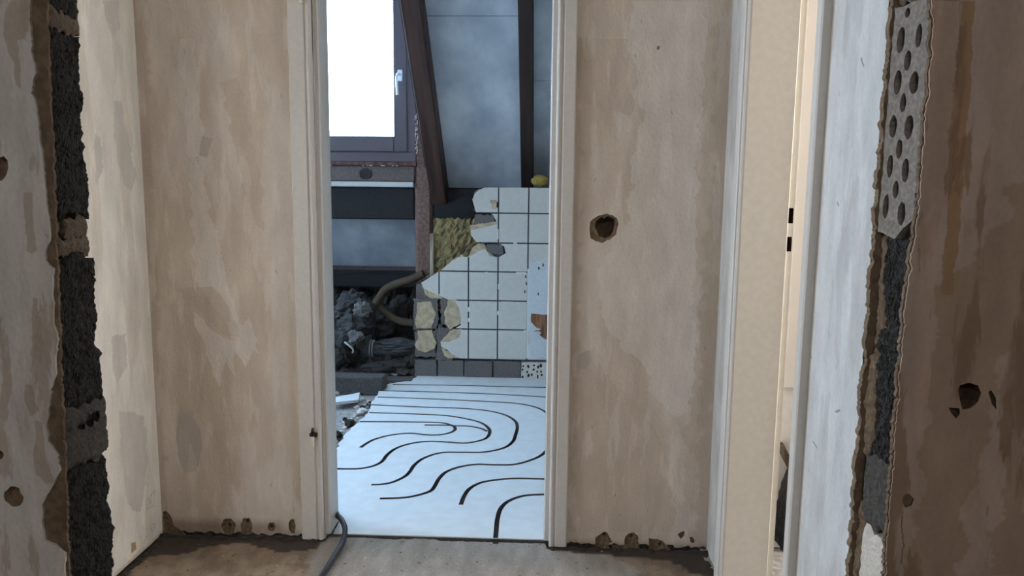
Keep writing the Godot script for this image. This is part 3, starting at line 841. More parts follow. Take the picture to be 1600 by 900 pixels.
func make_stub_left():
	# front edge of the black core as measured, from top to bottom (x by height)
	var xe := func(y: float) -> float: return lerpf(-0.821, -0.786, clampf((y - 0.45) / 1.06, -0.4, 1.9))
	var lim := polyd([48, 0, 46, 30, 50, 80, 55, 110, 48, 146, 57, 162, 60, 200, 66, 235, 67, 262, 70, 290, 74, 330, 78, 372, 71, 392, 71, 408, 82, 420, 83, 470, 84, 505, 90, 530, 86, 560, 87, 585, 80, 610, 78, 640, 73, 668, 76, 690, 88, 708, 94, 735, 82, 760, 66, 788, 65, 815, 70, 845, 86, 852, 101, 866, 101, 900], P0)
	var p := Paint.new(-1.62, 0.0, -0.76, 2.0, 640.0); p.sd = 201
	p.noise_layer(C(216, 213, 208), 9.0, 2.0, 5, 0.5, 0.06, 0.8, 0.4, 20.0)
	p.noise_layer(C(170, 158, 142), 14.0, 3.0, 5, 0.66, 0.05, 0.6, 0.0, 20.0)
	var tn := p.blank()
	p.fill(tn, polyd([14, 0, 46, 0, 44, 30, 40, 60, 28, 62, 32, 110, 33, 140, 26, 130, 22, 98, 10, 80, 4, 50, 8, 30], P0), 0.003)
	p.fill(tn, polyd([35, 300, 50, 300, 52, 330, 55, 380, 58, 390, 50, 396, 42, 392, 40, 345], P0), 0.002)
	p.fill(tn, polyd([52, 464, 60, 466, 58, 480, 66, 500, 66, 520, 70, 540, 68, 560, 62, 575, 55, 560, 50, 520], P0), 0.003)
	p.fill(tn, polyd([55, 655, 66, 660, 70, 700, 80, 735, 84, 752, 74, 756, 60, 740, 52, 700], P0), 0.003)
	p.fill(tn, polyd([40, 600, 50, 600, 62, 640, 50, 652, 42, 630], P0), 0.003)
	p.mask_layer(tn, C(172, 160, 144), 0.7, -0.3)
	var sc := p.blank(); p.scratches(sc, 26, 0.02, 0.3)
	p.mask_layer(sc, C(96, 80, 66), 0.7, -0.4)
	painted("plaster_stub_left", p, C(206, 202, 197), 0.06, 0.88)
	var skim := PackedVector2Array([Vector2(-1.60, 2.5), Vector2(lim[0].x + 0.004, 2.5)])
	skim.append_array(ragged(lim, 0.0012, 0.0010, 71))
	skim.append_array([Vector2(lim[lim.size() - 1].x, 0.0), Vector2(-1.60, 0.0)])
	var h1 := on_d(21, 776, P0); var h2 := on_d(3, 262, P0); var h3 := on_d(0, 710, P0)
	var cuts := [blob(h1.x, h1.y, 0.0165, 0.0185, 14, 0.12, 9), blob(h2.x - 0.002, h2.y, 0.012, 0.02, 12, 0.2, 10), blob(h3.x, h3.y, 0.006, 0.008, 10, 0.2, 11)]
	var m := MB.new()
	m.uvf = func(v: Vector3): return uv_of(p, v.x, v.y)
	face(m, [skim], cuts, 0.15, func(v): return V(v.x, v.y, P0), Vector3(0, 0, 1))
	prism(m, skim, func(v: Vector2, t: float): return V(v.x, v.y, P0 + 0.005 * t), false, false)
	var w := struct("wall_front_left", m, M.plaster_stub_left, "shaded white plaster at the left edge beside the broken black blocks", "wall")
	m = MB.new()
	for c in cuts: pit(m, c, func(v, t): return V(v.x, v.y, P0 + 0.014 * t), Vector3(0, 0, 1), 0.66)
	obj("dowel_hole", m, M.hole_plaster, w)
	# base coat, broken back to a ragged edge
	var be := PackedVector2Array([Vector2(-0.866, 2.5), Vector2(-0.866, 0.0)])
	var line := PackedVector2Array()
	for k in 26:
		var y := k * 0.1
		line.append(Vector2(xe.call(y) - 0.002, y))
	be.append_array(ragged(line, 0.002, 0.0014, 72))
	m = MB.new()
	prism(m, be, func(v: Vector2, t: float): return V(v.x, v.y, P0 + 0.0048 + 0.006 * t))
	obj("base_coat", m, M.basecoat, w)
	m = MB.new()
	var bk := PackedVector2Array([Vector2(-1.32, 2.5), Vector2(-1.32, 0.0)])
	var ln2 := PackedVector2Array([Vector2(-0.835, 0.0), Vector2(-0.835, 2.5)])
	bk.append_array(roughen(ln2, 0.008, 0.003, 73, false))
	prism(m, bk, func(v: Vector2, t: float): return V(v.x, v.y, 1.290 + 0.015 * t))
	obj("rear_plaster", m, M.plain_plaster, w)
	m = MB.new()
	dbox(m, -1.62, -0.855, 0.0, 2.6, P0 + 0.03, P1 - 0.005, 0.0)
	obj("wall_core", m, M.mortar, w)
	# cinder blocks, mortar beds and a lump of concrete in the break
	var xf := func(y: float, d: float) -> float: return lerpf(xe.call(y) - 0.006, -0.806, clampf((d - 1.2) / 0.09, 0.0, 1.0))
	var yy := func(py: float) -> float: return on_x(120.0 + py * 0.045, py, -0.805).y
	for b in [[-30.0, -400.0, 0.012], [338.0, 58.0, 0.0035], [628.0, 398.0, 0.0035], [1020.0, 716.0, 0.0035]]:
		m = MB.new()
		broken(m, yy.call(b[0]) if b[0] < 1000 else 0.30, yy.call(b[1]), 1.189, 1.292, xf, 1.0, 0.011, b[2], 500 + int(b[0]), 2.6)
		obj("cinder_block", m, M.slag, w)
	m = MB.new(); broken(m, 0.0, 0.31, 1.189, 1.292, xf, 1.0, 0.009, 0.008, 511)
	obj("cinder_block", m, M.slag, w)
	m = MB.new(); broken(m, yy.call(30.0), 2.6 - 0.68, 1.189, 1.292, xf, 1.0, 0.008, 0.005, 512)
	obj("cinder_block", m, M.slag, w)
	m = MB.new(); broken(m, yy.call(60.0), yy.call(28.0), 1.196, 1.294, func(y, d): return xf.call(y, d) + 0.004, 1.0, 0.004, 0.004, 513, 1.0)
	obj("mortar_bed", m, M.mortar, w)
	m = MB.new(); broken(m, yy.call(400.0), yy.call(366.0), 1.200, 1.290, func(y, d): return xf.call(y, d) - 0.003, 1.0, 0.005, 0.004, 514, 1.0)
	obj("mortar_bed", m, M.mortar, w)
	m = MB.new(); broken(m, yy.call(368.0), yy.call(336.0), 1.200, 1.292, func(y, d): return xf.call(y, d) + (0.003 if d < 1.235 and d > 1.215 else -0.006), 1.0, 0.004, 0.004, 515, 1.0)
	obj("mortar_bed", m, M.mortar, w)
	# lump of grey concrete with three small holes
	m = MB.new(); broken(m, yy.call(716.0), yy.call(626.0), 1.1865, 1.294, func(y, d): return xf.call(y, d) + 0.004 + 0.006 * sin((d - 1.1865) * 29.0), 1.0, 0.005, 0.004, 516, 1.0, 1.0, 0.02)
	var lump_o := obj("concrete_lump", m, M.concrete_grey, w)
	m = MB.new()
	for h in [[126.0, 667.0, 0.006], [139.0, 660.0, 0.008], [148.0, 651.0, 0.010]]:
		var c := on_x(h[0], h[1], -0.795)
		var ring := blob(c.z, c.y, h[2] * 0.7, h[2], 10, 0.15, int(h[0]))
		pit(m, ring, func(v, t): return V(-0.7895 - 0.010 * t, v.y, v.x), Vector3(1, 0, 0), 0.7)
	obj("small_hole", m, M.slag, lump_o)

func make_stub_right():
	var p := Paint.new(0.54, 0.0, 1.56, 2.0, 600.0); p.sd = 251
	p.noise_layer(C(170, 153, 139), 8.0, 1.0, 5, 0.5, 0.06, 0.6, 0.3, 20.0)
	var st := p.blank()
	p.fill(st, polyd([1506, 0, 1524, 0, 1514, 160, 1500, 360, 1488, 460, 1470, 460, 1484, 300, 1492, 170], P0), 0.003)
	p.mask_layer(st, C(156, 124, 92), 0.8, -0.3)
	var br := p.blank()
	p.fill(br, polyd([1462, 460, 1610, 300, 1610, 520, 1560, 560, 1520, 760, 1500, 900, 1420, 900, 1450, 640], P0), 0.012)
	p.fill(br, polyd([1580, 290, 1610, 280, 1610, 900, 1552, 900, 1572, 700, 1584, 500], P0), 0.012)
	p.mask_layer(br, C(150, 124, 100), 0.5, 0.0, 3)
	p.noise_layer(C(126, 100, 78), 12.0, 2.2, 5, 0.66, 0.06, 0.6, -0.2, 20.0)
	var li := p.blank()
	p.fill(li, polyd([1462, 0, 1502, 0, 1488, 180, 1474, 330, 1462, 450, 1452, 640, 1440, 700, 1428, 640, 1440, 330, 1452, 120], P0), 0.004)
	p.fill(li, polyd([1530, 740, 1560, 720, 1552, 780, 1520, 820, 1500, 800], P0), 0.008)
	p.mask_layer(li, C(182, 160, 146), 0.75, 0.3)
	var sc := p.blank(); p.scratches(sc, 30, 0.03, 0.8)
	for s in [[1411, 800, 1409, 825], [1409, 825, 1412, 850], [1412, 850, 1408, 880]]:
		var a := on_d(s[0], s[1], P0); var b := on_d(s[2], s[3], P0)
		p.line(sc, Vector2(a.x, a.y), Vector2(b.x, b.y), 0.002)
	p.mask_layer(sc, C(84, 62, 46), 0.7, -0.4)
	painted("plaster_stub_right", p, C(176, 160, 148), 0.06, 0.88)
	var edge := PackedVector2Array([Vector2(1.55, 0.0), Vector2(1.55, 2.5)])
	var ln := polyd([1458, 0, 1456, 60, 1454, 120, 1448, 180, 1443, 240, 1440, 300, 1430, 370, 1422, 430, 1414, 500, 1407, 580, 1402, 650, 1395, 740, 1388, 820, 1384, 900], P0)
	var full := PackedVector2Array([Vector2(ln[0].x, 2.5)]); full.append_array(ln); full.append(Vector2(ln[ln.size() - 1].x, 0.0))
	edge.append_array(ragged(full, 0.002, 0.0013, 81))
	var hp := [polyd([1497, 610, 1500, 602, 1514, 598, 1528, 602, 1533, 614, 1528, 628, 1516, 638, 1504, 640, 1500, 626], P0), polyd([1482, 637, 1499, 638, 1500, 646, 1494, 654, 1486, 645], P0), polyd([1412, 773, 1420, 771, 1428, 780, 1424, 790, 1414, 793, 1410, 784], P0), polyd([1544, 612, 1549, 610, 1556, 622, 1557, 640, 1550, 632], P0)]
	var m := MB.new()
	m.uvf = func(v: Vector3): return uv_of(p, v.x, v.y)
	face(m, [edge], hp, 0.15, func(v): return V(v.x, v.y, P0), Vector3(0, 0, 1))
	prism(m, edge, func(v: Vector2, t: float): return V(v.x, v.y, P0 + 0.003 * t), false, false)
	var w := struct("wall_front_right", m, M.plaster_stub_right, "dark brownish plaster at the right edge beside the exposed brick", "wall")
	m = MB.new()
	var dep := [0.05, 0.012, 0.04, 0.008]
	for i in 4:
		var dd: float = dep[i]
		pit(m, hp[i], func(v, t): return V(v.x, v.y, P0 + dd * t), Vector3(0, 0, 1), 0.82)
	obj("dowel_hole", m, M.deep_hole, w)
	m = MB.new()
	var under := PackedVector2Array()
	for q in edge: under.append(Vector2(q.x - 0.002 if q.x < 1.0 else 0.612, q.y))
	prism(m, roughen(under, 0.03, 0.0015, 84), func(v: Vector2, t: float): return V(v.x, v.y, P0 + 0.0035 + 0.0085 * t))
	obj("base_coat", m, M.basecoat, w)
	# rear plaster, its broken edge towards the vestibule
	m = MB.new()
	var bk := PackedVector2Array([Vector2(0.72, 0.0), Vector2(0.72, 2.5)])
	bk.append_array(ragged(PackedVector2Array([Vector2(0.5635, 2.5), Vector2(0.5635, 0.0)]), 0.003, 0.0016, 82))
	prism(m, bk, func(v: Vector2, t: float): return V(v.x, v.y, 1.287 + 0.014 * t))
	obj("rear_plaster", m, M.basecoat, w)
	m = MB.new()
	dbox(m, 0.605, 2.75, 0.0, 2.6, P0 + 0.06, P1 - 0.005, 0.0)
	obj("wall_core", m, M.mortar, w)
	# brick with rows of oval holes
	var yb := func(py: float) -> float: return on_x(1410.0 - py * 0.06, py, 0.572).y
	var xr := func(y: float, d: float) -> float: return 0.567 + (1.29 - d) * 0.16
	var bf := func(v: Vector2, t: float) -> Vector3: return V(xr.call(0.0, v.x) + 0.10 * t, v.y, v.x)
	var holes: Array = []
	for h in [[236, 40, 6, 14], [215, 125, 9, 36], [271, 112, 7, 34], [236, 190, 8, 28], [205, 258, 9, 36], [256, 260, 10, 32], [222, 322, 7, 28], [191, 395, 9, 32], [240, 398, 10, 34], [210, 466, 7, 28], [181, 520, 7, 34], [229, 532, 8, 34], [199, 593, 7, 26], [168, 645, 7, 36], [217, 668, 9, 34]]:
		var c := on_x(1300.0 + h[0] / 2.0, h[1] / 2.0, 0.575)
		for k in 6: c = on_x(1300.0 + h[0] / 2.0, h[1] / 2.0, xr.call(0.0, c.z))
		holes.append(blob(c.z, c.y, h[2] * 0.00112, h[3] * 0.00056, 14, 0.06, int(h[0] + h[1])))
	var outl := PackedVector2Array([Vector2(1.286, yb.call(364.0)), Vector2(1.285, yb.call(10.0)), Vector2(1.192, yb.call(14.0)), Vector2(1.196, yb.call(340.0)), Vector2(1.24, yb.call(372.0))])
	outl = roughen(outl, 0.012, 0.002, 83)
	m = MB.new()
	face(m, [outl], holes, 0.03, func(v): return bf.call(v, 0.0), Vector3(-1, 0, 0))
	for h in holes:
		cut_walls(m, h, bf)
		flat_poly(m, h, func(v): return bf.call(v, 1.0), Vector3(-1, 0, 0))
	prism(m, outl, func(v: Vector2, t: float): return bf.call(v, 1.2 * t), false, true)
	obj("perforated_brick", m, M.perforated, w)
	m = MB.new(); broken(m, yb.call(8.0), yb.call(-30.0), 1.2, 1.287, func(y, d): return xr.call(y, d) + 0.002, -1.0, 0.005, 0.004, 600, 1.0)
	obj("mortar_bed", m, M.mortar, w)
	m = MB.new(); broken(m, yb.call(-30.0), 2.55, 1.2, 1.287, xr, -1.0, 0.006, 0.01, 601)
	obj("perforated_brick", m, M.perforated, w)
	m = MB.new(); broken(m, yb.call(725.0), yb.call(362.0), 1.196, 1.270, func(y, d): return xr.call(y, d) + 0.008, -1.0, 0.012, 0.0035, 602)
	obj("cinder_block", m, M.slag, w)
	m = MB.new(); broken(m, yb.call(730.0), yb.call(368.0), 1.262, 1.288, func(y, d): return xr.call(y, d) + (0.002 if y < yb.call(560.0) else 0.010), -1.0, 0.006, 0.004, 603, 1.2)
	obj("mortar_bed", m, M.basecoat, w)
	m = MB.new(); broken(m, yb.call(832.0), yb.call(712.0), 1.197, 1.278, func(y, d): return xr.call(y, d) + 0.003, -1.0, 0.004, 0.004, 604, 1.0)
	obj("concrete_lump", m, M.concrete_grey, w)
	m = MB.new(); broken(m, 0.30, yb.call(836.0), 1.198, 1.268, func(y, d): return xr.call(y, d) + 0.002, -1.0, 0.002, 0.004, 605, 1.0)
	obj("light_brick", m, M.light_brick, w)
	m = MB.new(); broken(m, 0.0, 0.305, 1.198, 1.287, func(y, d): return xr.call(y, d) + 0.002, -1.0, 0.004, 0.01, 606, 1.0)
	obj("light_brick", m, M.light_brick, w)
	m = MB.new(); broken(m, 0.31, yb.call(800.0), 1.266, 1.289, func(y, d): return xr.call(y, d) + 0.003, -1.0, 0.008, 0.004, 607, 1.3)
	obj("mortar_bed", m, M.basecoat, w)

# ---------------------------------------------------------------- the rest of the rooms' walls and ceilings
func make_shells():
	var m := MB.new()
	dbox(m, -2.75, 2.75, 2.5, 2.6, -2.7, 2.6, 0.0)
	struct("ceiling", m, M.ceiling_white, "white plastered ceiling over the corridor, vestibule and side room", "ceiling")
	m = MB.new()
	dbox(m, -1.72, -1.60, -0.05, 2.6, -2.7, P1, 0.0)
	struct("wall_corridor_left", m, M.corridor_plaster, "bare corridor wall to the left behind the viewpoint", "wall")
	m = MB.new()
	dbox(m, 1.50, 1.62, -0.05, 2.6, -2.7, P0 + 0.02, 0.0)
	struct("wall_corridor_right", m, M.corridor_plaster, "bare corridor wall to the right behind the viewpoint", "wall")
	m = MB.new()
	dbox(m, -1.72, 1.62, -0.05, 2.6, -2.75, -2.62, 0.0)
	struct("wall_corridor_end", m, M.corridor_plaster, "bare end wall of the corridor behind the viewpoint", "wall")
	# side room
	m = MB.new()
	dbox(m, 0.70, 2.75, -0.05, 2.6, 2.55, 2.65, 0.0)
	dbox(m, 2.60, 2.75, -0.05, 0.92, P0, 2.6, 0.0)
	dbox(m, 2.60, 2.75, 2.08, 2.6, P0, 2.6, 0.0)
	dbox(m, 2.60, 2.75, 0.92, 2.08, P0, 1.52, 0.0)
	dbox(m, 2.60, 2.75, 0.92, 2.08, 2.34, 2.6, 0.0)
	struct("wall_side_room", m, M.room_white, "bright cream wall of the side room seen through the side door", "wall")
	m = MB.new()
	dbox(m, 2.64, 2.67, 0.92, 2.08, 1.52, 2.34, 0.0)
	var wn := struct("window_2", m, M.added_pane, "added glowing pane in the unseen wall of the side room", "window")  # unseen pane added as a bright source for the side room
	m = MB.new()
	dbox(m, 2.61, 2.70, 0.92, 0.98, 1.52, 2.34); dbox(m, 2.61, 2.70, 2.02, 2.08, 1.52, 2.34)
	dbox(m, 2.61, 2.70, 0.98, 2.02, 1.52, 1.58); dbox(m, 2.61, 2.70, 0.98, 2.02, 2.28, 2.34)
	obj("window_frame", m, M.white_paint, wn)
	# unseen room added to light the vestibule, its doorway hidden by the partition stub
	m = MB.new()
	dbox(m, -2.75, -1.30, -0.05, 2.6, P0, P1 - 0.005, 0.0)
	dbox(m, -2.75, -1.40, -0.05, 2.6, 2.37, ZBB, 0.0)
	dbox(m, -2.75, -2.61, -0.05, 0.62, P1, 2.40, 0.0); dbox(m, -2.75, -2.61, 2.18, 2.6, P1, 2.40, 0.0)
	dbox(m, -2.75, -2.61, 0.62, 2.18, P1, 1.40, 0.0); dbox(m, -2.75, -2.61, 0.62, 2.18, 2.20, 2.40, 0.0)
	struct("wall_added_room", m, M.room_white, "pale wall of the unseen room added behind the left wall to light the vestibule", "wall")
	m = MB.new()
	dbox(m, -2.69, -2.66, 0.62, 2.18, 1.40, 2.20, 0.0)
	var wl := struct("window_4", m, M.added_pane, "added glowing pane of the unseen room behind the left wall", "window")
	m = MB.new()
	dbox(m, -2.70, -2.62, 0.62, 0.66, 1.40, 2.20); dbox(m, -2.70, -2.62, 2.14, 2.18, 1.40, 2.20)
	dbox(m, -2.70, -2.62, 0.66, 2.14, 1.40, 1.44); dbox(m, -2.70, -2.62, 0.66, 2.14, 2.16, 2.20)
	obj("window_frame", m, M.white_paint, wl)
	# unseen lamp added to brighten the corridor side
	m = MB.new(true)
	lump(m, Vector3(0.14, 0.14, 0.14), 0.0, 1.0, 1, 16, 10, V(-0.2, 2.2, -1.6))
	var bl := obj("added_lamp", m, M.added_lamp_glow)
	tag(bl, "white globe lamp added unseen behind the viewpoint to brighten the corridor", "lamp")
	m = MB.new(true); tube(m, [V(-0.2, 2.33, -1.6), V(-0.2, 2.5, -1.6)], [0.012], 8)
	obj("added_lamp_stem", m, M.white_paint, bl)

# ---------------------------------------------------------------- bathroom door frame (no door)
func extrude_up(m: MB, a: Array, y0: float, y1: float, flip := false, mx := 0.0):
	var p := PackedVector2Array()
	for i in range(0, a.size(), 2): p.append(Vector2(mx - a[i] if flip else a[i], a[i + 1]))
	prism(m, p, func(q: Vector2, t: float): return V(q.x, lerpf(y0, y1, t), q.y))
func make_door_bathroom():
	var t := thing("door_1", "white painted door frame without a door, leading to the bathroom", "door frame", V(-0.36, 0, ZB))
	t.set_meta("kind", "structure")
	var cas := [-0.806, 2.376, -0.806, 2.361, -0.802, 2.357, -0.756, 2.357, -0.751, 2.361, -0.751, 2.390, -0.806, 2.376]
	cas.resize(12)
	var bead := [-0.7515, 2.392, -0.7515, 2.362, -0.746, 2.357, -0.740, 2.355, -0.735, 2.358, -0.733, 2.364, -0.733, 2.392]
	var lin := [-0.745, 2.384, -0.720, 2.384, -0.716, 2.388, -0.716, 2.486, -0.720, 2.491, -0.80, 2.491, -0.80, 2.481, -0.745, 2.481]
	for flip in [false, true]:
		if flip:
			cas[0] = -0.793; cas[2] = -0.793; cas[4] = -0.789
		var mx := -0.716 + 0.018
		var m := MB.new(); extrude_up(m, cas, 0.004, 2.08, flip, mx); obj("casing", m, M.white_paint, t)
		m = MB.new(); extrude_up(m, bead, 0.004, 2.05, flip, mx); obj("stop_bead", m, M.white_paint, t)
		m = MB.new(); extrude_up(m, lin, 0.012, 2.05, flip, mx); obj("lining", m, M.white_paint, t)
	var m2 := MB.new()
	dbox(m2, -0.806, 0.109, 2.04, 2.11, 2.357, 2.376); dbox(m2, -0.75, 0.05, 2.03, 2.06, 2.376, 2.49)
	obj("head_casing", m2, M.white_paint, t)
	for y in [0.372, 1.79]:
		var hg := MB.new(true)
		tube(hg, [V(-0.756, y + 0.004, 2.344), V(-0.756, y + 0.012, 2.344)], [0.010], 12)
		tube(hg, [V(-0.756, y + 0.012, 2.344), V(-0.756, y + 0.03, 2.346)], [0.006, 0.0035], 10)
		var bx := MB.new()
		dbox(bx, -0.765, -0.742, y - 0.002, y + 0.012, 2.345, 2.358)
		var hb := obj("hinge", bx, M.hinge_black, t)
		obj("hinge_knuckle", hg, M.hinge_black, hb)
		var sl := MB.new(true)
		tube(sl, [V(-0.756, y - 0.034, 2.344), V(-0.756, y - 0.031, 2.344), V(-0.756, y + 0.002, 2.344), V(-0.756, y + 0.005, 2.344)], [0.0045, 0.0062, 0.0062, 0.004], 14)
		obj("hinge_sleeve", sl, M.sleeve_white, hb)
	shifted(t)
	# shift only the direct children; sub-parts follow them

# ---------------------------------------------------------------- frame of the side door
func make_door_side():
	var t := thing("door_2", "cream painted frame of the side door with two empty lock slots", "door frame", V(XR, 0, 1.84))
	t.set_meta("kind", "structure")
	var m := MB.new()
	# far jamb: casing on the vestibule side, a bead, then the lining that faces the viewpoint
	extrude_up(m, [0.567, 2.190, 0.549, 2.190, 0.546, 2.187, 0.546, 2.152, 0.549, 2.148, 0.567, 2.148], 0.0, 2.06)
	obj("casing", m, M.white_paint, t)
	m = MB.new()
	extrude_up(m, [0.567, 2.1475, 0.553, 2.1475, 0.551, 2.144, 0.551, 2.131, 0.555, 2.128, 0.567, 2.128], 0.0, 2.05)
	obj("stop_bead", m, M.white_paint, t)
	m = MB.new()
	extrude_up(m, [0.560, 2.1275, 0.689, 2.1275, 0.6905, 2.129, 0.6905, 2.18, 0.560, 2.18], 0.0, 2.05)
	obj("lining", m, M.cream_paint, t)
	m = MB.new()
	var slots: Array = []
	for s in [[325.0, 349.0], [370.0, 393.0]]:
		var a := on_d(1230.0, s[0], 2.143); var b := on_d(1230.0, s[1], 2.143)
		slots.append(rect(0.6945, b.y, 0.7085, a.y))
	var fr := func(q: Vector2, tt: float) -> Vector3: return V(q.x, q.y, 2.143 + 0.03 * tt)
	face(m, [rect(0.6922, 0.0, 0.711, 2.05)], slots, 0.3, func(q): return fr.call(q, 0.0), Vector3(0, 0, 1))
	prism(m, rect(0.6922, 0.0, 0.711, 2.05), func(q: Vector2, tt: float): return fr.call(q, 1.3 * tt), false, true)
	var rb := obj("rebate", m, M.cream_paint, t)
	m = MB.new()
	for s in slots:
		cut_walls(m, s, fr)
		flat_poly(m, s, func(q): return fr.call(q, 1.0), Vector3(0, 0, 1))
	obj("lock_slot", m, M.strike_dark, rb)
	m = MB.new()
	extrude_up(m, [0.700, 2.184, 0.713, 2.184, 0.713, 2.20, 0.711, 2.203, 0.700, 2.203], 0.0, 2.06)
	obj("inner_casing", m, M.cream_paint, t)
	# near jamb
	m = MB.new()
	extrude_up(m, [0.567, 1.552, 0.548, 1.552, 0.545, 1.555, 0.545, 1.579, 0.548, 1.582, 0.567, 1.582], 0.0, 2.06)
	obj("casing", m, M.white_paint, t)
	m = MB.new()
	extrude_up(m, [0.563, 1.566, 0.563, 1.580, 0.730, 1.580, 0.730, 1.566], 0.0, 2.05)
	obj("lining", m, M.cream_paint, t)
	m = MB.new()
	dbox(m, 0.546, 0.567, 2.03, 2.10, 1.552, 2.19); dbox(m, 0.560, 0.73, 2.02, 2.05, 1.57, 2.15)
	obj("head_casing", m, M.cream_paint, t)
	shifted(t)

# ---------------------------------------------------------------- bathroom roof and walls
func slope_box(m: MB, x0: float, x1: float, d0: float, d1: float, c0: float, c1: float, bev := 0.003):
	# a board lying in the roof: d runs along the slope (y = c - d), c0..c1 its underside and upper side
	var s := sqrt(2.0)
	var ux := Vector3.RIGHT
	var al := Vector3(0, -1, -1).normalized()      # down the slope, away
	var nn := Vector3(0, 1, -1).normalized()       # out through the roof
	var xf := Transform3D(Basis(ux, al, nn), V(0, c0, 0))
	cbox(m, Vector3(x0, d0 * s, 0), Vector3(x1, d1 * s, (c1 - c0) / s), bev, Transform3D(xf.basis, V(0, c0, 0)))
func make_roof():
	var m := MB.new()
	# outer skin of the roof; it lets no sky in
	slope_box(m, -0.80, 1.25, 3.60, 5.98, SL + 0.03, SL + 0.16, 0.0)
	slope_box(m, -3.35, -0.80, 5.02, 5.98, SL + 0.03, SL + 0.16, 0.0)
	var r := struct("ceiling_slope", m, M.dark_wood, "bluish white roof boarding between the dark rafters of the bathroom", "ceiling")
	# boards between the rafters, with their cross joints
	var dj := 4.176
	for bay in [[-0.74, -0.105, dj], [-0.105, 0.53, dj + 0.3], [0.53, 1.2, dj + 0.1]]:
		for seg in [[3.68, bay[2] - 0.0015], [bay[2] + 0.0015, 5.72]]:
			m = MB.new(); slope_box(m, bay[0] + 0.002, bay[1] - 0.002, seg[0], seg[1], SL, SL + 0.03)
			obj("roof_board", m, M.sheathing, r)
	for bay in [[-1.78, -0.74], [-2.06, -1.78], [-2.72, -2.06], [-3.3, -2.72]]:
		m = MB.new(); slope_box(m, bay[0] + 0.002, bay[1] - 0.002, 5.06, 5.72, SL, SL + 0.03)
		obj("roof_board", m, M.sheathing, r)
	m = MB.new()
	dbox(m, -3.3, 1.25, 2.6, 2.7, 2.40, 3.42, 0.0)
	dbox(m, -0.75, 1.25, 2.6, 2.7, 3.42, 3.80, 0.0)
	dbox(m, -3.3, -0.66, 2.85, 2.95, 3.40, 5.15, 0.0)
	dbox(m, -3.3, -0.66, 2.6, 2.95, 3.36, 3.44, 0.0)
	struct("ceiling_bathroom", m, M.ceiling_white, "flat ceiling of the bathroom and its dormer above the picture", "ceiling")
	# cheek of the dormer
	m = MB.new()
	prism(m, PackedVector2Array([Vector2(3.40, 2.90), Vector2(5.12, 1.18), Vector2(5.12, 2.90)]), func(q: Vector2, t: float): return V(lerpf(-0.740, -0.69, t), q.y, q.x))
	struct("wall_dormer_cheek", m, M.sheathing, "triangular cheek of the dormer behind the leaning rafter", "wall")
	m = MB.new()
	dbox(m, -3.2, -0.72, 2.69, 2.87, 5.0, 5.1, 0.0)
	dbox(m, -3.2, -3.0, 1.2, 2.70, 5.0, 5.1, 0.0)
	dbox(m, -1.96, -1.90, 1.34, 2.70, 5.0, 5.1, 0.0)
	dbox(m, -0.862, -0.70, 1.2, 2.70, 5.085, 5.12, 0.0)
	struct("wall_dormer", m, M.sheathing, "front wall of the dormer around its windows", "wall")
	m = MB.new()
	dbox(m, -3.3, 1.25, -0.05, 0.62, 5.74, 5.86, 0.0)
	struct("wall_knee", m, M.sill_rough, "low dark wall at the foot of the roof behind the rubble", "wall")
	m = MB.new()
	dbox(m, -3.35, -3.2, -0.05, 0.70, 2.40, 5.95, 0.0); dbox(m, -3.35, -3.2, 2.3, 2.9, 2.40, 5.95, 0.0)
	dbox(m, -3.35, -3.2, 0.70, 2.3, 2.40, 2.58, 0.0); dbox(m, -3.35, -3.2, 0.70, 2.3, 3.60, 5.95, 0.0)
	struct("wall_bathroom_left", m, M.ceiling_white, "side wall of the bathroom hidden to the left of the door frame", "wall")
	m = MB.new(); dbox(m, 1.15, 1.28, -0.05, 2.7, 2.40, 5.95, 0.0)
	struct("wall_bathroom_right", m, M.ceiling_white, "side wall of the bathroom hidden to the right of the door frame", "wall")

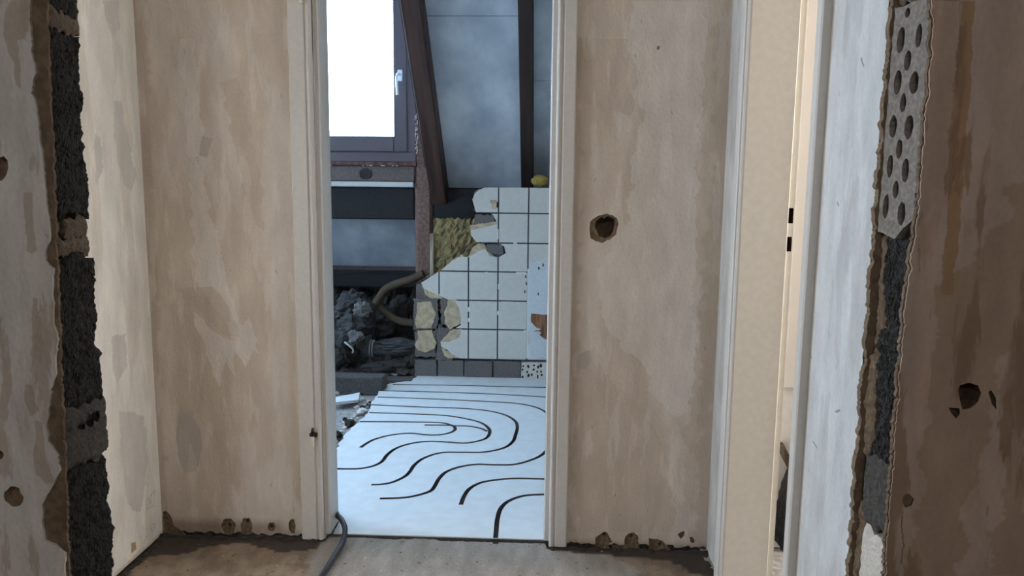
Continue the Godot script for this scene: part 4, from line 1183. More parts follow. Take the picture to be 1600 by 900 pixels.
func make_window():
	for k in 2:
		var x1 := -0.859 if k == 0 else -1.96
		var x0 := -1.90 if k == 0 else -3.0
		var t := thing("window_1" if k == 0 else "window_3", "dark framed dormer window with a white handle above the purlin" if k == 0 else "second dormer window hidden behind the left of the door frame", "window", V((x0 + x1) / 2, 1.342, 5.0))
		t.set_meta("kind", "structure")
		var m := MB.new()
		dbox(m, x0, x1, 1.342, 1.43, 5.0, 5.08, 0.004); dbox(m, x0, x1, 2.63, 2.70, 5.0, 5.08, 0.004)
		dbox(m, x1 - 0.062, x1, 1.43, 2.63, 5.0, 5.08, 0.004); dbox(m, x0, x0 + 0.062, 1.43, 2.63, 5.0, 5.08, 0.004)
		obj("window_frame", m, M.window_frame, t)
		m = MB.new()
		var a := x0 + 0.056; var b := x1 - 0.056
		dbox(m, b - 0.090, b, 1.43, 2.64, 4.985, 5.055, 0.006); dbox(m, a, a + 0.09, 1.43, 2.64, 4.985, 5.055, 0.006)
		dbox(m, a + 0.09, b - 0.09, 1.43, 1.533, 4.985, 5.055, 0.006); dbox(m, a + 0.09, b - 0.09, 2.56, 2.64, 4.985, 5.055, 0.006)
		var s := obj("sash", m, M.window_frame, t)
		m = MB.new(); dbox(m, a + 0.085, b - 0.085, 1.528, 2.565, 5.018, 5.024, 0.0)
		obj("pane", m, M.glass, s)
		if k == 0:
			var hx := b - 0.045
			var hy := 1.90
			m = MB.new(); dbox(m, hx - 0.015, hx + 0.017, hy - 0.012, hy + 0.062, 4.973, 4.986, 0.004)
			var hp := obj("handle", m, M.handle_metal, t)
			m = MB.new(true)
			tube(m, smooth3([V(hx, hy + 0.03, 4.975), V(hx, hy + 0.03, 4.945), V(hx - 0.008, hy + 0.024, 4.934), V(hx - 0.013, hy - 0.02, 4.932), V(hx - 0.008, hy - 0.105, 4.936)], 0.008), [0.0085], 10)
			obj("lever", m, M.handle_metal, hp)
		m = MB.new()
		dbox(m, x0, x1 + 0.006, 1.337, 1.366, 4.972, 5.0, 0.004)
		obj("window_board", m, M.sill_red, t)
		shifted(t)
	var gw := thing("window_5", "added unseen bathroom window left of the door frame, letting in more sky", "window", V(-3.27, 0.7, 3.09))  # unseen window added so more sky light reaches the bathroom
	gw.set_meta("kind", "structure")
	var mg := MB.new()
	dbox(mg, -3.31, -3.23, 0.70, 0.77, 2.58, 3.60); dbox(mg, -3.31, -3.23, 2.23, 2.30, 2.58, 3.60)
	for dz in [2.58, 3.055, 3.53]: dbox(mg, -3.31, -3.23, 0.77, 2.23, dz, dz + 0.07)
	obj("window_frame", mg, M.window_frame, gw)
	for dz in [2.645, 3.12]:
		mg = MB.new(); dbox(mg, -3.273, -3.267, 0.765, 2.235, dz, dz + 0.415, 0.0)
		obj("pane", mg, M.glass, gw)
	shifted(gw)
	# crumbs of white plaster left along the frame
	var m2 := MB.new()
	var rng := RandomNumberGenerator.new(); rng.seed = 17
	for i in 26:
		var y := rng.randf_range(1.36, 1.72)
		lump(m2, Vector3(rng.randf_range(0.002, 0.005), rng.randf_range(0.004, 0.016), 0.004), 0.4, 0.3, i, 7, 5, V(-0.856 + rng.randf_range(-0.008, 0.01), y, 4.992))
	for i in 12:
		lump(m2, Vector3(rng.randf_range(0.004, 0.016), 0.0035, 0.004), 0.4, 0.3, i + 60, 7, 5, V(rng.randf_range(-1.5, -0.88), 1.338, 4.972))
	var cr := obj("plaster_remains", m2, M.plaster_crumb); cr.set_meta("kind", "stuff")
	tag(cr, "white plaster remains stuck along the edge of the window frame", "plaster")

func make_timbers():
	var m := MB.new()
	slope_box(m, -0.762, -0.652, 3.66, 5.60, SL - 0.20, SL, 0.008)
	tag(obj("rafter", m, M.rafter_wood), "leaning dark rafter beside the window, worn reddish brown", "beam")
	m = MB.new(); slope_box(m, -0.150, -0.070, 3.66, 5.66, SL - 0.20, SL, 0.006)
	tag(obj("rafter", m, M.dark_wood), "narrow dark brown rafter above the tiled wall near the right of the door frame", "beam")
	m = MB.new(); slope_box(m, 0.49, 0.57, 3.66, 5.66, SL - 0.20, SL, 0.006)
	tag(obj("rafter", m, M.dark_wood), "rafter hidden behind the right casing of the bathroom door", "beam")
	# post, hewn unevenly
	m = MB.new()
	var nz := FastNoiseLite.new(); nz.seed = 12; nz.frequency = 5.0; nz.fractal_octaves = 3
	var prev: Array = []
	for k in 44:
		var y := lerpf(-0.02, 2.85, k / 43.0)
		var row: Array = []
		for i in 16:
			var a := TAU * i / 16.0 + PI / 16.0
			var c := cos(a); var s := sin(a)
			var q := 1.0 / pow(pow(absf(c), 6.0) + pow(absf(s), 6.0), 1.0 / 6.0)
			var n := 1.0 + 0.07 * nz.get_noise_3d(c, y * 1.3, s)
			row.append(V(-0.812 + c * 0.060 * q * n, y, 5.06 + s * 0.06 * q * n))
		if k > 0:
			for i in 16: m.quad(prev[i], prev[(i + 1) % 16], row[(i + 1) % 16], row[i], (prev[i] + row[(i + 1) % 16]) / 2 - V(-0.812, y, 5.06))
		prev = row
	tag(obj("post", m, M.post_wood), "upright rough brown timber post left of the broken tiled wall", "beam")
	m = MB.new(); dbox(m, -3.2, -0.874, 0.978, 1.196, 5.02, 5.098, 0.008); dbox(m, -0.748, 1.15, 0.978, 1.196, 5.02, 5.098, 0.008)
	tag(obj("purlin", m, M.purlin_wood), "heavy dark horizontal beam under the dormer window", "beam")
	m = MB.new()
	dbox(m, -3.2, -0.868, 1.232, 1.340, 4.995, 5.06, 0.008)
	var so := obj("sill_beam", m, M.sill_rough)
	tag(so, "rough grey sill beam with a dark spot for a hole directly below the window", "beam")
	m = MB.new(true); lump(m, Vector3(0.048, 0.036, 0.012), 0.25, 0.2, 6, 14, 9, V(-1.20, 1.283, 4.995))
	obj("hole_spot", m, M.rubble_dark, so)  # dark lump gives the shade of a hole in the beam
	m = MB.new(); dbox(m, -3.2, -0.874, 1.197, 1.231, 4.975, 5.10, 0.004)
	tag(obj("white_batten", m, M.lath_white), "thin white batten lying between the sill beam and the dark beam", "batten")
	m = MB.new(); dbox(m, -3.2, 1.15, 0.44, 0.55, 5.52, 5.72, 0.008)
	tag(obj("eaves_plate", m, M.purlin_wood), "dark timber at the foot of the roof slope above the rubble", "beam")

# ---------------------------------------------------------------- broken tiled wall
func make_tiled_wall():
	var sil := polyd([648, 600, 648, 585, 647, 560, 648, 540, 645, 515, 644, 497, 645, 480, 644, 462, 647, 450, 650, 442, 662, 436, 678, 428, 691, 417, 706, 407, 722, 396, 730, 384, 737, 372, 735, 356, 734, 346, 740, 334, 741, 322, 737, 311, 741, 301, 746, 296, 756, 292], ZT)
	sil = roughen(sil, 0.02, 0.004, 90, false)
	var body := sil.duplicate()
	body.append_array([Vector2(1.15, 1.206), Vector2(1.15, -0.03), Vector2(sil[0].x, -0.03)])
	var m := MB.new()
	prism(m, body, func(q: Vector2, t: float): return V(q.x, q.y, ZT + 0.014 + 0.10 * t))
	var w := struct("wall_tiled", m, M.wall_mortar, "broken low wall with white square tiles, stepped down towards the left", "wall")
	# area where tiles still hold
	var area := polyd([757, 293, 1200, 296, 1200, 566, 722, 562, 706, 553, 697, 545, 689, 541, 689, 534, 702, 534, 718, 527, 721, 516, 706, 516, 720, 508, 720, 496, 717, 482, 712, 471, 700, 468, 684, 461, 672, 455, 663, 451, 658, 442, 680, 428, 694, 419, 704, 410, 716, 402, 731, 401, 739, 398, 748, 392, 758, 389, 766, 400, 779, 402, 790, 396, 788, 385, 778, 380, 757, 379, 744, 378, 736, 368, 735, 360, 750, 357, 766, 353, 777, 350, 774, 343, 770, 335, 762, 332, 744, 333, 741, 322, 738, 312, 742, 302, 748, 297], ZT)
	var spot := on_d(777, 320, ZT)
	var drill := blob(spot.x, spot.y, 0.013, 0.017, 12, 0.2, 5)
	# dark joint layer just behind the tile faces
	m = MB.new()
	for q in Geometry2D.intersect_polygons(area, body): prism(m, q, func(v: Vector2, t: float): return V(v.x, v.y, ZT + 0.006 + 0.009 * t))
	obj("joint_mortar", m, M.grout, w)
	var xs: Array = [-0.829, -0.645, -0.461, -0.277, -0.092, 0.092, 0.276, 0.46, 0.644, 0.828, 1.012, 1.15]
	var ys: Array = [0.124, 0.317, 0.500, 0.682, 0.861, 1.045, 1.208]
	var rng := RandomNumberGenerator.new(); rng.seed = 44
	for i in xs.size() - 1:
		for j in ys.size() - 1:
			var g := 0.0042
			var cell := rect(xs[i] + g, ys[j] + g, xs[i + 1] - g, ys[j + 1] - (g if j < 5 else 0.0))
			for q in Geometry2D.intersect_polygons(cell, area):
				if q.size() < 3 or absf(poly_area(q)) < 0.0002: continue
				m = MB.new()
				var dz := rng.randf_range(-0.0008, 0.0008)
				var lean := rng.randf_range(-0.003, 0.003); var lean2 := rng.randf_range(-0.003, 0.003)
				var cx: float = (xs[i] + xs[i + 1]) / 2.0; var cy: float = (ys[j] + ys[j + 1]) / 2.0
				var tf := func(v: Vector2, t: float): return V(v.x, v.y, ZT + dz + lean * (v.x - cx) + lean2 * (v.y - cy) + 0.008 * t)
				var parts: Array = Geometry2D.clip_polygons(q, drill)
				for pp in parts: if not Geometry2D.is_polygon_clockwise(pp): prism(m, pp, tf)
				obj("tile", m, M.tile, w)
	m = MB.new(); pit(m, drill, func(v, t): return V(v.x, v.y, ZT - 0.0005 + 0.03 * t), Vector3(0, 0, 1), 0.85)
	obj("drill_hole", m, M.strike_dark, w)
	# adhesive left where tiles came off
	for a in [[651, 473, 673, 471, 678, 485, 681, 492, 676, 506, 674, 513, 651, 513, 648, 502, 651, 487], [653, 517, 674, 516, 678, 528, 682, 536, 678, 545, 664, 551, 653, 547, 648, 540, 653, 528],
			[700, 467, 714, 469, 720, 486, 723, 504, 712, 510, 702, 515, 695, 506, 694, 487, 699, 477], [704, 516, 722, 514, 723, 528, 702, 537, 692, 552, 688, 534, 697, 523],
			[690, 545, 706, 552, 722, 560, 700, 560, 694, 556], [658, 441, 664, 449, 676, 456, 692, 462, 690, 467, 672, 466, 664, 460], [734, 352, 776, 346, 778, 356, 752, 360, 736, 366],
			[731, 402, 738, 388, 748, 380, 757, 382, 762, 392, 774, 402, 768, 406, 744, 404], [690, 421, 706, 407, 722, 398, 727, 404, 710, 410], [766, 312, 776, 313, 775, 327, 769, 327]]:
		m = MB.new()
		var pl := roughen(polyd(a, ZT), 0.012, 0.003, int(a[0]))
		var front := ZT - 0.0012 if int(a[0]) == 766 else ZT + 0.004
		var thin := 0.0013 if int(a[0]) == 766 else 0.011
		for q in Geometry2D.intersect_polygons(pl, body): prism(m, q, func(v: Vector2, t: float): return V(v.x, v.y, front + thin * t + (0.0008 * sin(v.y * 300.0 + v.x * 90.0) if t < 0.5 and thin > 0.01 else 0.0)))
		obj("adhesive_patch", m, M.adhesive, w)
	# blocks of the lowest course and of the bared end, cracked apart
	for b in [[648, 562, 682, 592], [684, 563, 724, 593], [726, 564, 769, 593], [771, 564, 813, 593]]:
		m = MB.new()
		var pl := roughen(polyd([b[0], b[1], b[2], b[1] + 1, b[2], b[3], b[0], b[3]], ZT), 0.014, 0.0035, int(b[0]))
		var off := rng.randf_range(-0.004, 0.006)
		prism(m, pl, func(v: Vector2, t: float): return V(v.x, v.y, ZT + 0.002 + off + 0.05 * t))
		obj("pumice_block", m, M.pumice, w)
	for b in [[646, 466, 684, 515], [648, 518, 682, 558], [650, 444, 672, 463], [688, 466, 702, 512], [681, 508, 708, 563], [742, 336, 772, 350], [760, 382, 786, 397], [740, 296, 748, 330]]:
		m = MB.new()
		var pl := roughen(polyd([b[0], b[1], b[2], b[1], b[2], b[3], b[0], b[3]], ZT), 0.012, 0.006, int(b[0] + b[1]))
		for q in Geometry2D.intersect_polygons(pl, body): prism(m, q, func(v: Vector2, t: float): return V(v.x, v.y, ZT + 0.0085 + 0.01 * t))
		obj("pumice_block", m, M.pumice, w)
	for k in 6:
		m = MB.new()
		var pl := roughen(rect(0.058 + k * 0.185, 0.0, 0.235 + k * 0.185, 0.118), 0.05, 0.0035, 900 + k)
		prism(m, pl, func(v: Vector2, t: float): return V(v.x, v.y, ZT + 0.004 + 0.05 * t))
		obj("pumice_block", m, M.pumice, w)
	# hollow brick with irregular holes at the right of the lowest course
	var pb := polyd([815, 566, 860, 566, 860, 594, 814, 594], ZT)
	var hs: Array = []
	rng.seed = 8
	for k in 15:
		var c := on_d(818.0 + (k % 5) * 7.2 + rng.randf_range(-2, 2), 571.0 + (k / 5) * 8.0 + rng.randf_range(-2, 2), ZT)
		hs.append(blob(c.x, c.y, rng.randf_range(0.005, 0.009), rng.randf_range(0.006, 0.014), 8, 0.3, k))
	m = MB.new()
	var bf := func(v: Vector2, t: float) -> Vector3: return V(v.x, v.y, ZT - 0.006 + 0.03 * t)
	face(m, [pb], hs, 0.03, func(v): return bf.call(v, 0.0), Vector3(0, 0, 1))
	prism(m, pb, bf, false, true)
	var hb := obj("hollow_brick", m, M.light_brick, w)
	m = MB.new()
	for i in hs.size():
		cut_walls(m, hs[i], bf, hs, i); flat_poly(m, hs[i], func(v): return bf.call(v, 0.9), Vector3(0, 0, 1))
	obj("brick_hole", m, M.rubble_dark, hb)
	# white filler smeared over some joints
	m = MB.new()
	for s in [[758, 425, 762, 427], [806, 425, 822, 428], [778, 444, 780, 452], [784, 471, 802, 473], [806, 472, 812, 474], [777, 486, 780, 492], [731, 480, 734, 487], [731, 497, 734, 503], [818, 516, 826, 519], [760, 471, 764, 473], [802, 379, 808, 381], [777, 358, 779, 374], [824, 420, 828, 560]]:
		var a := on_d(s[0], s[1], ZT); var b := on_d(s[2], s[3], ZT)
		cbox(m, V(a.x, a.y, ZT - 0.0006), V(b.x, b.y, ZT + 0.007), 0.0005)
	obj("filler_smear", m, M.grout_smear, w)
	# torn white film over the right column of tiles
	var film := polyd([828, 408, 842, 408, 900, 410, 900, 492, 848, 491, 830, 490, 829, 502, 838, 512, 845, 514, 843, 516, 833, 517, 840, 520, 846, 526, 852, 530, 900, 530, 900, 562, 828, 561, 827, 500, 827, 440], ZT)
	film = roughen(film, 0.02, 0.002, 66)
	m = MB.new()
	var nf := FastNoiseLite.new(); nf.seed = 5; nf.frequency = 14.0
	face(m, [film], [], 0.02, func(v): return V(v.x, v.y, ZT - 0.004 - 0.004 * absf(nf.get_noise_2d(v.x, v.y))), Vector3(0, 0, 1))
	prism(m, film, func(v: Vector2, t: float): return V(v.x, v.y, ZT - 0.004 + 0.003 * t), false, true)
	var fo := obj("plastic_film", m, M.film)
	tag(fo, "torn bluish white film stuck over the rightmost column of tiles", "plastic film")
	for s in [[820, 428, 823, 436], [821, 440, 824, 446], [818, 452, 822, 459], [838, 416, 846, 422], [846, 412, 851, 416], [840, 456, 842, 462]]:
		var a := on_d((s[0] + s[2]) / 2.0, (s[1] + s[3]) / 2.0, ZT)
		m = MB.new()
		lump(m, Vector3(0.004, 0.010, 0.003), 0.5, 0.3, int(s[0]), 8, 6, V(a.x, a.y, ZT - 0.007))
		obj("dark_scrap", m, M.rubble_dark, fo)
	m = MB.new()
	var bb := polyd([829, 490, 856, 490, 856, 532, 848, 530, 842, 524, 846, 520, 836, 514, 830, 504], ZT)
	prism(m, bb, func(v: Vector2, t: float): return V(v.x, v.y, ZT - 0.003 + 0.002 * t))
	tag(obj("brown_board", m, M.brown_board), "brown patch showing where the white film is torn open", "board")
func poly_area(p: PackedVector2Array) -> float:
	var a := 0.0
	for i in p.size(): a += p[i].cross(p[(i + 1) % p.size()])
	return a / 2.0

# ---------------------------------------------------------------- floor heating panel with milled channels
const PY := 0.008
func zoomed(a: Array) -> Array:
	var o: Array = []
	for i in range(0, a.size(), 2): o.append_array([510.0 + a[i] / 3.0, 570.0 + a[i + 1] / 3.0])
	return o
func make_heating_panel():
	var edge := polyy(zoomed([415, 60, 380, 74, 300, 88, 246, 102, 238, 140, 222, 162, 205, 190, 196, 224, 160, 258, 130, 290, 92, 318, 60, 372, 40, 420]), PY)
	var left := roughen(edge, 0.02, 0.006, 14, false)
	var out := PackedVector2Array([Vector2(1.12, 2.402), Vector2(1.12, 4.567), Vector2(left[0].x, 4.567)])
	out.append_array(left)
	out.append_array([Vector2(left[left.size() - 1].x - 0.02, 3.0), Vector2(left[left.size() - 1].x - 0.03, 2.5), Vector2(-0.715, 2.495), Vector2(-0.710, 2.400)])
	var lines: Array = [
		[310, 92, 640, 97, 1010, 106, 1300, 112], [240, 121, 500, 127, 800, 138, 1012, 150, 1300, 168],
		[240, 151, 500, 160, 750, 172, 880, 180, 960, 193, 1012, 212, 1050, 245, 1062, 300, 1055, 350, 1040, 390, 1010, 422, 960, 446, 880, 467, 790, 469, 700, 467, 620, 480, 560, 503, 527, 535, 510, 565, 490, 590, 440, 608, 370, 622, 250, 627],
		[200, 187, 450, 198, 650, 205, 760, 216, 840, 236, 885, 264, 895, 292, 886, 330, 872, 362, 830, 390, 740, 409, 640, 410, 540, 412, 460, 436, 412, 470, 392, 500, 366, 524, 310, 550, 260, 560, 210, 562],
		[200, 224, 400, 230, 560, 238, 650, 252, 720, 270, 758, 295, 765, 320, 745, 346, 690, 362, 640, 367, 560, 362, 480, 359, 400, 368, 330, 390, 285, 422, 262, 452, 220, 474, 160, 486, 100, 488, 30, 487],
		[155, 266, 400, 268, 540, 272, 588, 284, 604, 299, 588, 315, 540, 327, 480, 329, 390, 321, 300, 330, 230, 348, 192, 366, 160, 388],
		[460, 282, 560, 283, 610, 286, 660, 287, 720, 297, 755, 312],
		[1200, 540, 1005, 535, 880, 533, 790, 540, 722, 553, 672, 580, 646, 615, 630, 656],
		[1200, 606, 1005, 608, 920, 615, 852, 640, 818, 672, 802, 720, 796, 780, 792, 829]]
	var cuts: Array = []
	for l in lines:
		var pl := smooth_line(polyy(zoomed(l), PY), 0.02)
		var wd := 0.0088
		var best: Array = Geometry2D.offset_polyline(pl, wd, Geometry2D.JOIN_ROUND, Geometry2D.END_BUTT)
		for q in best: if not Geometry2D.is_polygon_clockwise(q): cuts.append(q)
	var t := thing("heating_panel", "white floor heating panel with curving milled pipe channels on the bathroom floor", "floor panel", V(-0.2, 0, 3.4))
	var top := func(q: Vector2) -> Vector3: return V(q.x, PY, q.y)
	var m := MB.new()
	face(m, [out], cuts, 0.11, top, Vector3.UP)
	prism(m, out, func(q: Vector2, k: float): return V(q.x, PY - 0.004 * k, q.y), false, false)
	obj("top_sheet", m, M.panel_white, t)
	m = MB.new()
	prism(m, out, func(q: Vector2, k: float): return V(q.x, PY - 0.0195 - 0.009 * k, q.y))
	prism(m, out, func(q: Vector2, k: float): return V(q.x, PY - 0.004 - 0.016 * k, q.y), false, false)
	obj("shaded_core", m, M.shaded_core, t)
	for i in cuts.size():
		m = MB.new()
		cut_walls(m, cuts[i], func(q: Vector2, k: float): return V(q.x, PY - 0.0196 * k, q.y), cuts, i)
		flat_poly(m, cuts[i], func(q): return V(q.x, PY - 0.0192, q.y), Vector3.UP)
		obj("channel", m, M.shaded_core, t)  # channel walls and floor coloured dark in place of shade
	shifted(t)

# ---------------------------------------------------------------- things in the bathroom
func make_bathroom_things():
	var m := MB.new()
	var nz := FastNoiseLite.new(); nz.seed = 31; nz.frequency = 9.0; nz.fractal_octaves = 4
	var sheet := func(nu: int, nv: int, f: Callable):
		for i in nu:
			for j in nv: m.quad(f.call(float(i) / nu, float(j) / nv), f.call(float(i + 1) / nu, float(j) / nv), f.call(float(i + 1) / nu, float(j + 1) / nv), f.call(float(i) / nu, float(j + 1) / nv), Vector3(0, 0.2, 1))
	# mineral wool slab standing behind the broken wall
	var wf := func(u: float, v: float) -> Vector3:
		var x := lerpf(-0.705, -0.40, u); var y := lerpf(0.40, 1.0, v)
		return V(x + 0.008 * nz.get_noise_2d(y * 3.0, 7.0), y + 0.016 * nz.get_noise_2d(x * 3.0, 2.0) * v, 4.735 - 0.022 * nz.get_noise_2d(x * 2.0, y * 2.0) - 0.02 * sin(PI * v))
	sheet.call(30, 50, wf)
	dbox(m, -0.70, -0.405, 0.40, 0.985, 4.75, 4.86, 0.01)
	for i in 30:
		m.quad(wf.call(i / 30.0, 1.0), wf.call((i + 1) / 30.0, 1.0), V(lerpf(-0.70, -0.405, (i + 1) / 30.0), 0.984, 4.76), V(lerpf(-0.70, -0.405, i / 30.0), 0.984, 4.76), Vector3.UP)
	for j in 50:
		m.quad(wf.call(0.0, j / 50.0), wf.call(0.0, (j + 1) / 50.0), V(-0.70, lerpf(0.40, 0.984, (j + 1) / 50.0), 4.77), V(-0.70, lerpf(0.40, 0.984, j / 50.0), 4.77), Vector3.LEFT)
	tag(obj("insulation_slab", m, M.wool), "greenish yellow mineral wool slab showing behind the broken top of the tiled wall", "insulation")
	m = MB.new(); dbox(m, -0.724, -0.697, 0.42, 0.905, 4.700, 4.722, 0.003)
	tag(obj("batten", m, M.lath_wood), "thin pale upright batten between the post and the yellow insulation", "batten")
	m = MB.new(); lump(m, Vector3(0.052, 0.036, 0.034), 0.35, 0.12, 3, 16, 10, V(-0.028, 1.245, 4.635), -0.037)
	var yf := obj("foam_scrap", m, M.yellow_foam); yf.position = Vector3()
	tag(yf, "small yellow foam scrap lying on top of the tiled wall", "insulation")
	# joist and boards lying by the rubble
	m = MB.new(); dbox(m, -1.95, -0.925, -0.022, 0.088, 4.20, 4.31, 0.007)
	tag(obj("grey_beam", m, M.plank_grey), "thick grey beam lying on the bathroom floor in front of the rubble", "beam")
	m = MB.new(); dbox(m, -0.99, -0.80, -0.022, 0.012, 4.43, 4.53, 0.003)
	tag(obj("short_board", m, M.plank_grey), "thin grey board end between the beam and the tiled wall", "board")
	m = MB.new()
	var q := [on_y(518, 620, 0.03), on_y(562, 612, 0.03), on_y(560, 626, 0.018), on_y(518, 630, 0.018)]
	var pp := PackedVector2Array()
	for v in q: pp.append(Vector2(v.x, v.z))
	prism(m, pp, func(v: Vector2, t: float): return V(v.x, 0.006 + 0.016 * (1.0 - t) + 0.02 * (v.y - 3.9), v.y))
	tag(obj("panel_offcut", m, M.panel_white), "small white panel offcut lying beside the grey beam", "board")
	# waste pipe with its sleeve, and the hoses above it
	var t := thing("waste_pipe", "grey waste pipe with a ringed sleeve among the rubble left of the tiled wall", "pipe", V(-1.05, 0.1, 4.92))
	m = MB.new(true); tube(m, [V(-1.16, 0.098, 4.92), V(-1.0, 0.102, 4.92), V(-0.70, 0.112, 4.92)], [0.052], 18)
	obj("pipe_body", m, M.pipe_grey, t)
	m = MB.new(true); tube(m, [V(-1.255, 0.076, 4.90), V(-1.25, 0.076, 4.90), V(-1.175, 0.088, 4.91), V(-1.17, 0.088, 4.91)], [0.050, 0.064, 0.064, 0.05], 18)
	obj("sleeve", m, M.pipe_grey, t)
	for x in [-1.165, -1.148]:
		m = MB.new(true); tube(m, [V(x, 0.096, 4.915), V(x + 0.004, 0.096, 4.915)], [0.066], 20)
		obj("ring", m, M.lath_white, t)
	shifted(t)
	var cp := func(a: Array, d: float) -> Array:
		var o: Array = []
		for i in range(0, a.size(), 2):
			var v := on_d(a[i], a[i + 1], d); o.append(V(v.x, v.y, v.z))
		return o
	m = MB.new(true); tube(m, smooth3(cp.call([662, 428, 640, 437, 618, 444, 604, 451, 594, 463, 587, 475], 4.98), 0.008), [0.027], 12, true, 0.07)
	tag(obj("conduit", m, M.conduit), "ribbed tan hose rising to the right above the waste pipe", "hose")
	m = MB.new(true); tube(m, smooth3(cp.call([590, 472, 595, 482, 607, 491, 622, 500, 642, 504, 660, 504], 5.0), 0.008), [0.025], 12, true, 0.07)
	tag(obj("conduit", m, M.conduit), "ribbed tan hose sagging to the right behind the end of the tiled wall", "hose")
	m = MB.new(true); tube(m, smooth3(cp.call([589, 470, 584, 486, 583, 505, 583, 528], 4.97), 0.01), [0.014], 10)
	tag(obj("downpipe", m, M.cable), "thin dark upright pipe between the crumpled pieces and the hoses", "pipe")

func make_rubble():
	# [px, py, depth, radius, squash, material, label]
	var list := [
		[566, 484, 4.90, 0.058, 0.9, "crumple_light", "brightest crumpled piece of foil high in the rubble"],
		[537, 486, 4.98, 0.075, 0.8, "crumple_grey", "crumpled grey piece high in the rubble next to the door lining"],
		[550, 468, 5.10, 0.09, 0.7, "crumple_grey", "shaded grey lump at the top of the rubble heap"],
		[548, 508, 4.86, 0.085, 0.8, "crumple_grey", "broad grey lump in the middle of the rubble heap"],
		[568, 506, 4.95, 0.075, 1.0, "crumple_grey", "grey lump below the brightest piece of foil"],
		[554, 527, 4.80, 0.06, 0.8, "crumple_light", "pale folded lump left of the pipe sleeve"],
		[530, 533, 4.78, 0.08, 0.9, "crumple_grey", "grey lump half hidden by the door lining"],
		[528, 560, 4.70, 0.075, 0.8, "rubble_dark", "dark stone low in the rubble by the door lining"],
		[545, 556, 4.80, 0.07, 0.8, "rubble_dark", "dark stone left of the pipe sleeve near the floor"],
		[600, 515, 5.08, 0.085, 0.9, "rubble_dark", "dark lump between the hoses and the waste pipe"],
		[628, 478, 5.15, 0.08, 1.0, "rubble_dark", "dark lump between the two tan hoses"],
		[622, 540, 4.93, 0.095, 0.45, "crumple_grey", "long grey wrapped lump resting on the waste pipe"],
		[615, 572, 4.80, 0.075, 0.5, "rubble_dark", "dark lump under the waste pipe beside the tiled wall"],
		[590, 574, 4.75, 0.06, 0.5, "rubble_dark", "dark lump under the ringed sleeve"]]
	for i in list.size():
		var r: Array = list[i]
		var c := on_d(r[0], r[1], r[2])
		var m := MB.new()
		var rad: float = r[3]
		var light := String(r[5]).begins_with("crumple")
		lump(m, Vector3(rad * (1.0 if r[4] > 0.5 else 1.9), rad * r[4], rad * 0.9), 0.55 if light else 0.4, 0.13 if light else 0.09, 700 + i, 26, 18)
		var o := obj("rubble_chunk", m, M[r[5]])
		o.position = V(c.x, maxf(c.y, rad * r[4] * 0.8 - 0.02), c.z)
		tag(o, r[6], "rubble", "lumps of rubble under the eaves")
	# a bed of rubble below and behind, too mixed to count
	var m2 := MB.new()
	var nz := FastNoiseLite.new(); nz.seed = 9; nz.frequency = 9.0; nz.fractal_octaves = 4
	var hf := func(u: float, v: float) -> Vector3:
		var x := lerpf(-2.3, -0.66, u); var d := lerpf(4.62, 5.72, v)
		return V(x, -0.02 + 0.40 * pow(v, 1.2) * smoothstep(0.0, 0.25, v) + 0.09 * nz.get_noise_2d(x, d), d)
	for i in 120:
		for j in 80:
			m2.quad(hf.call(i / 120.0, j / 80.0), hf.call((i + 1) / 120.0, j / 80.0), hf.call((i + 1) / 120.0, (j + 1) / 80.0), hf.call(i / 120.0, (j + 1) / 80.0), Vector3.UP)
	var s := obj("rubble_bed", m2, M.rubble_dark); s.set_meta("kind", "stuff")
	tag(s, "bed of dark rubble sloping up under the eaves left of the tiled wall", "rubble")
	var m3 := MB.new(true)
	var c3 := on_d(546, 543, 4.72)
	tube(m3, smooth3([V(c3.x - 0.03, c3.y + 0.035, 4.72), V(c3.x, c3.y + 0.02, 4.70), V(c3.x + 0.025, c3.y - 0.01, 4.71), V(c3.x + 0.02, c3.y - 0.035, 4.72)], 0.006), [0.006], 8)
	tag(obj("curled_strip", m3, M.lath_white), "curled white strip in front of the dark stones left of the sleeve", "strip")

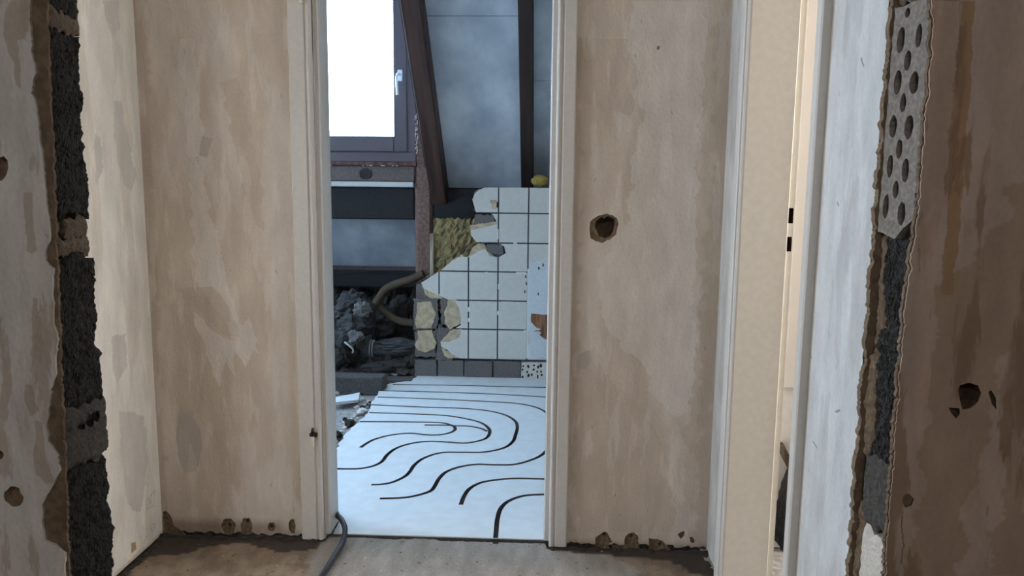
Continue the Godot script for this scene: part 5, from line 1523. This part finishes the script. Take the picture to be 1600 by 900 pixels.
func make_crumbs():
	var rng := RandomNumberGenerator.new(); rng.seed = 23
	var edge := polyy(zoomed([246, 102, 230, 150, 205, 190, 190, 226, 150, 262, 110, 296, 80, 322, 50, 372, 35, 420]), -0.02)
	var protos: Array = []
	for k in 5:
		var m := MB.new(); lump(m, Vector3(0.010, 0.007, 0.010), 0.5, 0.14, 40 + k, 8, 6)
		protos.append(m.done())
	for i in 64:
		var s := rng.randi_range(0, edge.size() - 2)
		var q := edge[s].lerp(edge[s + 1], rng.randf())
		var back := absf(rng.randfn(0.0, 0.035)) + 0.004
		var o := MeshInstance3D.new(); o.name = numbered("plaster_crumb"); o.mesh = protos[i % 5]
		var dk := rng.randf() < 0.4
		o.material_override = M.rubble_dark if dk else M.plaster_crumb
		var k := rng.randf_range(0.5, 1.6)
		o.position = V(q.x - back, -0.022 + 0.005 * k, q.y - back * 0.3); o.rotation.y = rng.randf() * TAU; o.scale = Vector3(k, k, k)
		add_child(o)
		tag(o, "dark crumb among the debris along the ragged left edge of the grooved panel" if dk else "white plaster crumb among the debris along the ragged left edge of the grooved panel", "debris", "dark crumbs along the panel edge" if dk else "white crumbs along the panel edge")
	for c in [[546, 662, 0.028, "dark stone lying left of the panel edge among the white crumbs", "rubble_dark"], [525, 682, 0.03, "dark chunk at the panel edge right beside the door lining", "rubble_dark"], [566, 645, 0.03, "pale chunk of plaster at the panel edge below the offcut", "plaster_crumb"], [527, 613, 0.02, "white chunk lying on the floor above the offcut by the lining", "plaster_crumb"]]:
		var v := on_y(c[0], c[1], -0.01)
		var m := MB.new(); lump(m, Vector3(c[2], c[2] * 0.7, c[2]), 0.45, 0.12, int(c[0]), 12, 8)
		var o := obj("plaster_chunk", m, M[c[4]]); o.position = V(v.x, -0.022 + c[2] * 0.6, v.z)
		tag(o, c[3], "debris")

# ---------------------------------------------------------------- side room
func make_side_room_things():
	var m := MB.new()
	var a := on_d(1225, 607, 2.52)
	dbox(m, a.x, a.x + 0.62, a.y, 2.2, 2.520, 2.548, 0.004)
	tag(obj("white_sheet", m, M.white_enamel), "tall smooth white panel on the wall of the side room, seen in the door gap", "panel")
	var b := on_d(1216, 842, 2.45)
	m = MB.new()
	var nz := FastNoiseLite.new(); nz.seed = 2; nz.frequency = 5.0
	var rows: Array = []
	for j in 15:
		var v := j / 14.0
		var row: Array = []
		for i in 20:
			var t := TAU * i / 20.0
			var c := cos(t); var s := sin(t)
			var k := 1.0 / pow(pow(absf(c), 4.0) + pow(absf(s), 4.0), 0.25) * (1.0 - 0.22 * pow(v, 3.0)) * (1.0 + 0.06 * nz.get_noise_3d(c, v * 2.0, s))
			row.append(V(0.945 + c * 0.132 * k, 0.272 * v * (1.0 + 0.05 * c), 2.43 + s * 0.075 * k))
		rows.append(row)
	for j in 14:
		for i in 20: m.quad(rows[j][i], rows[j][(i + 1) % 20], rows[j + 1][(i + 1) % 20], rows[j + 1][i], (rows[j][i] + rows[j + 1][(i + 1) % 20]) / 2 - V(0.945, 0.14, 2.43))
	for i in 20: m.tri(rows[14][i], rows[14][(i + 1) % 20], V(0.945, 0.275, 2.43), Vector3.UP)
	var bag := obj("black_bag", m, M.black_bag)
	tag(bag, "black bag standing on the side room floor in the door gap", "bag")
	m = MB.new(true); tube(m, smooth3([V(0.86, 0.255, 2.41), V(0.88, 0.30, 2.41), V(0.98, 0.31, 2.41), V(1.02, 0.26, 2.41)], 0.01), [0.008], 8)
	obj("strap", m, M.black_bag, bag)
	m = MB.new()
	var p0 := on_d(1218, 694, 2.53); var p1 := on_d(1232, 722, 2.53)
	var dir := (Vector3(p1.x, p1.y, 0) - Vector3(p0.x, p0.y, 0)).normalized()
	var bs := Basis(Vector3(dir.x, dir.y, 0), Vector3(-dir.y, dir.x, 0), Vector3(0, 0, 1))
	cbox(m, Vector3(0, -0.012, -0.012), Vector3(0.52, 0.012, 0.012), 0.002, Transform3D(bs, V(p0.x, p0.y, 2.53)))
	tag(obj("stick", m, M.stick_wood), "grey wooden stick leaning down behind the black bag", "stick")

func make_cable():
	var pts: Array = []
	for c in [[523, 800, 0.030], [528, 806, 0.045], [534, 813, 0.045], [539, 825, 0.035], [538, 838, 0.022], [534, 850, 0.012], [527, 862, 0.010], [517, 878, 0.010], [508, 893, 0.010], [500, 905, 0.010]]:
		var v := on_y(c[0], c[1], c[2]); pts.append(V(v.x, v.y, v.z))
	pts.push_front(V(-0.86, 0.022, 2.62)); pts.push_front(V(-1.3, 0.0, 2.8))
	pts.append_array([V(-0.66, 0.010, 1.9), V(-0.60, 0.010, 1.6), V(-0.45, 0.010, 1.1), V(-0.5, 0.010, 0.4)])
	var m := MB.new(true); tube(m, smooth3(pts, 0.012), [0.0095], 12)
	tag(obj("power_cable", m, M.cable), "dark grey cable running over the threshold at the foot of the left door casing", "cable")
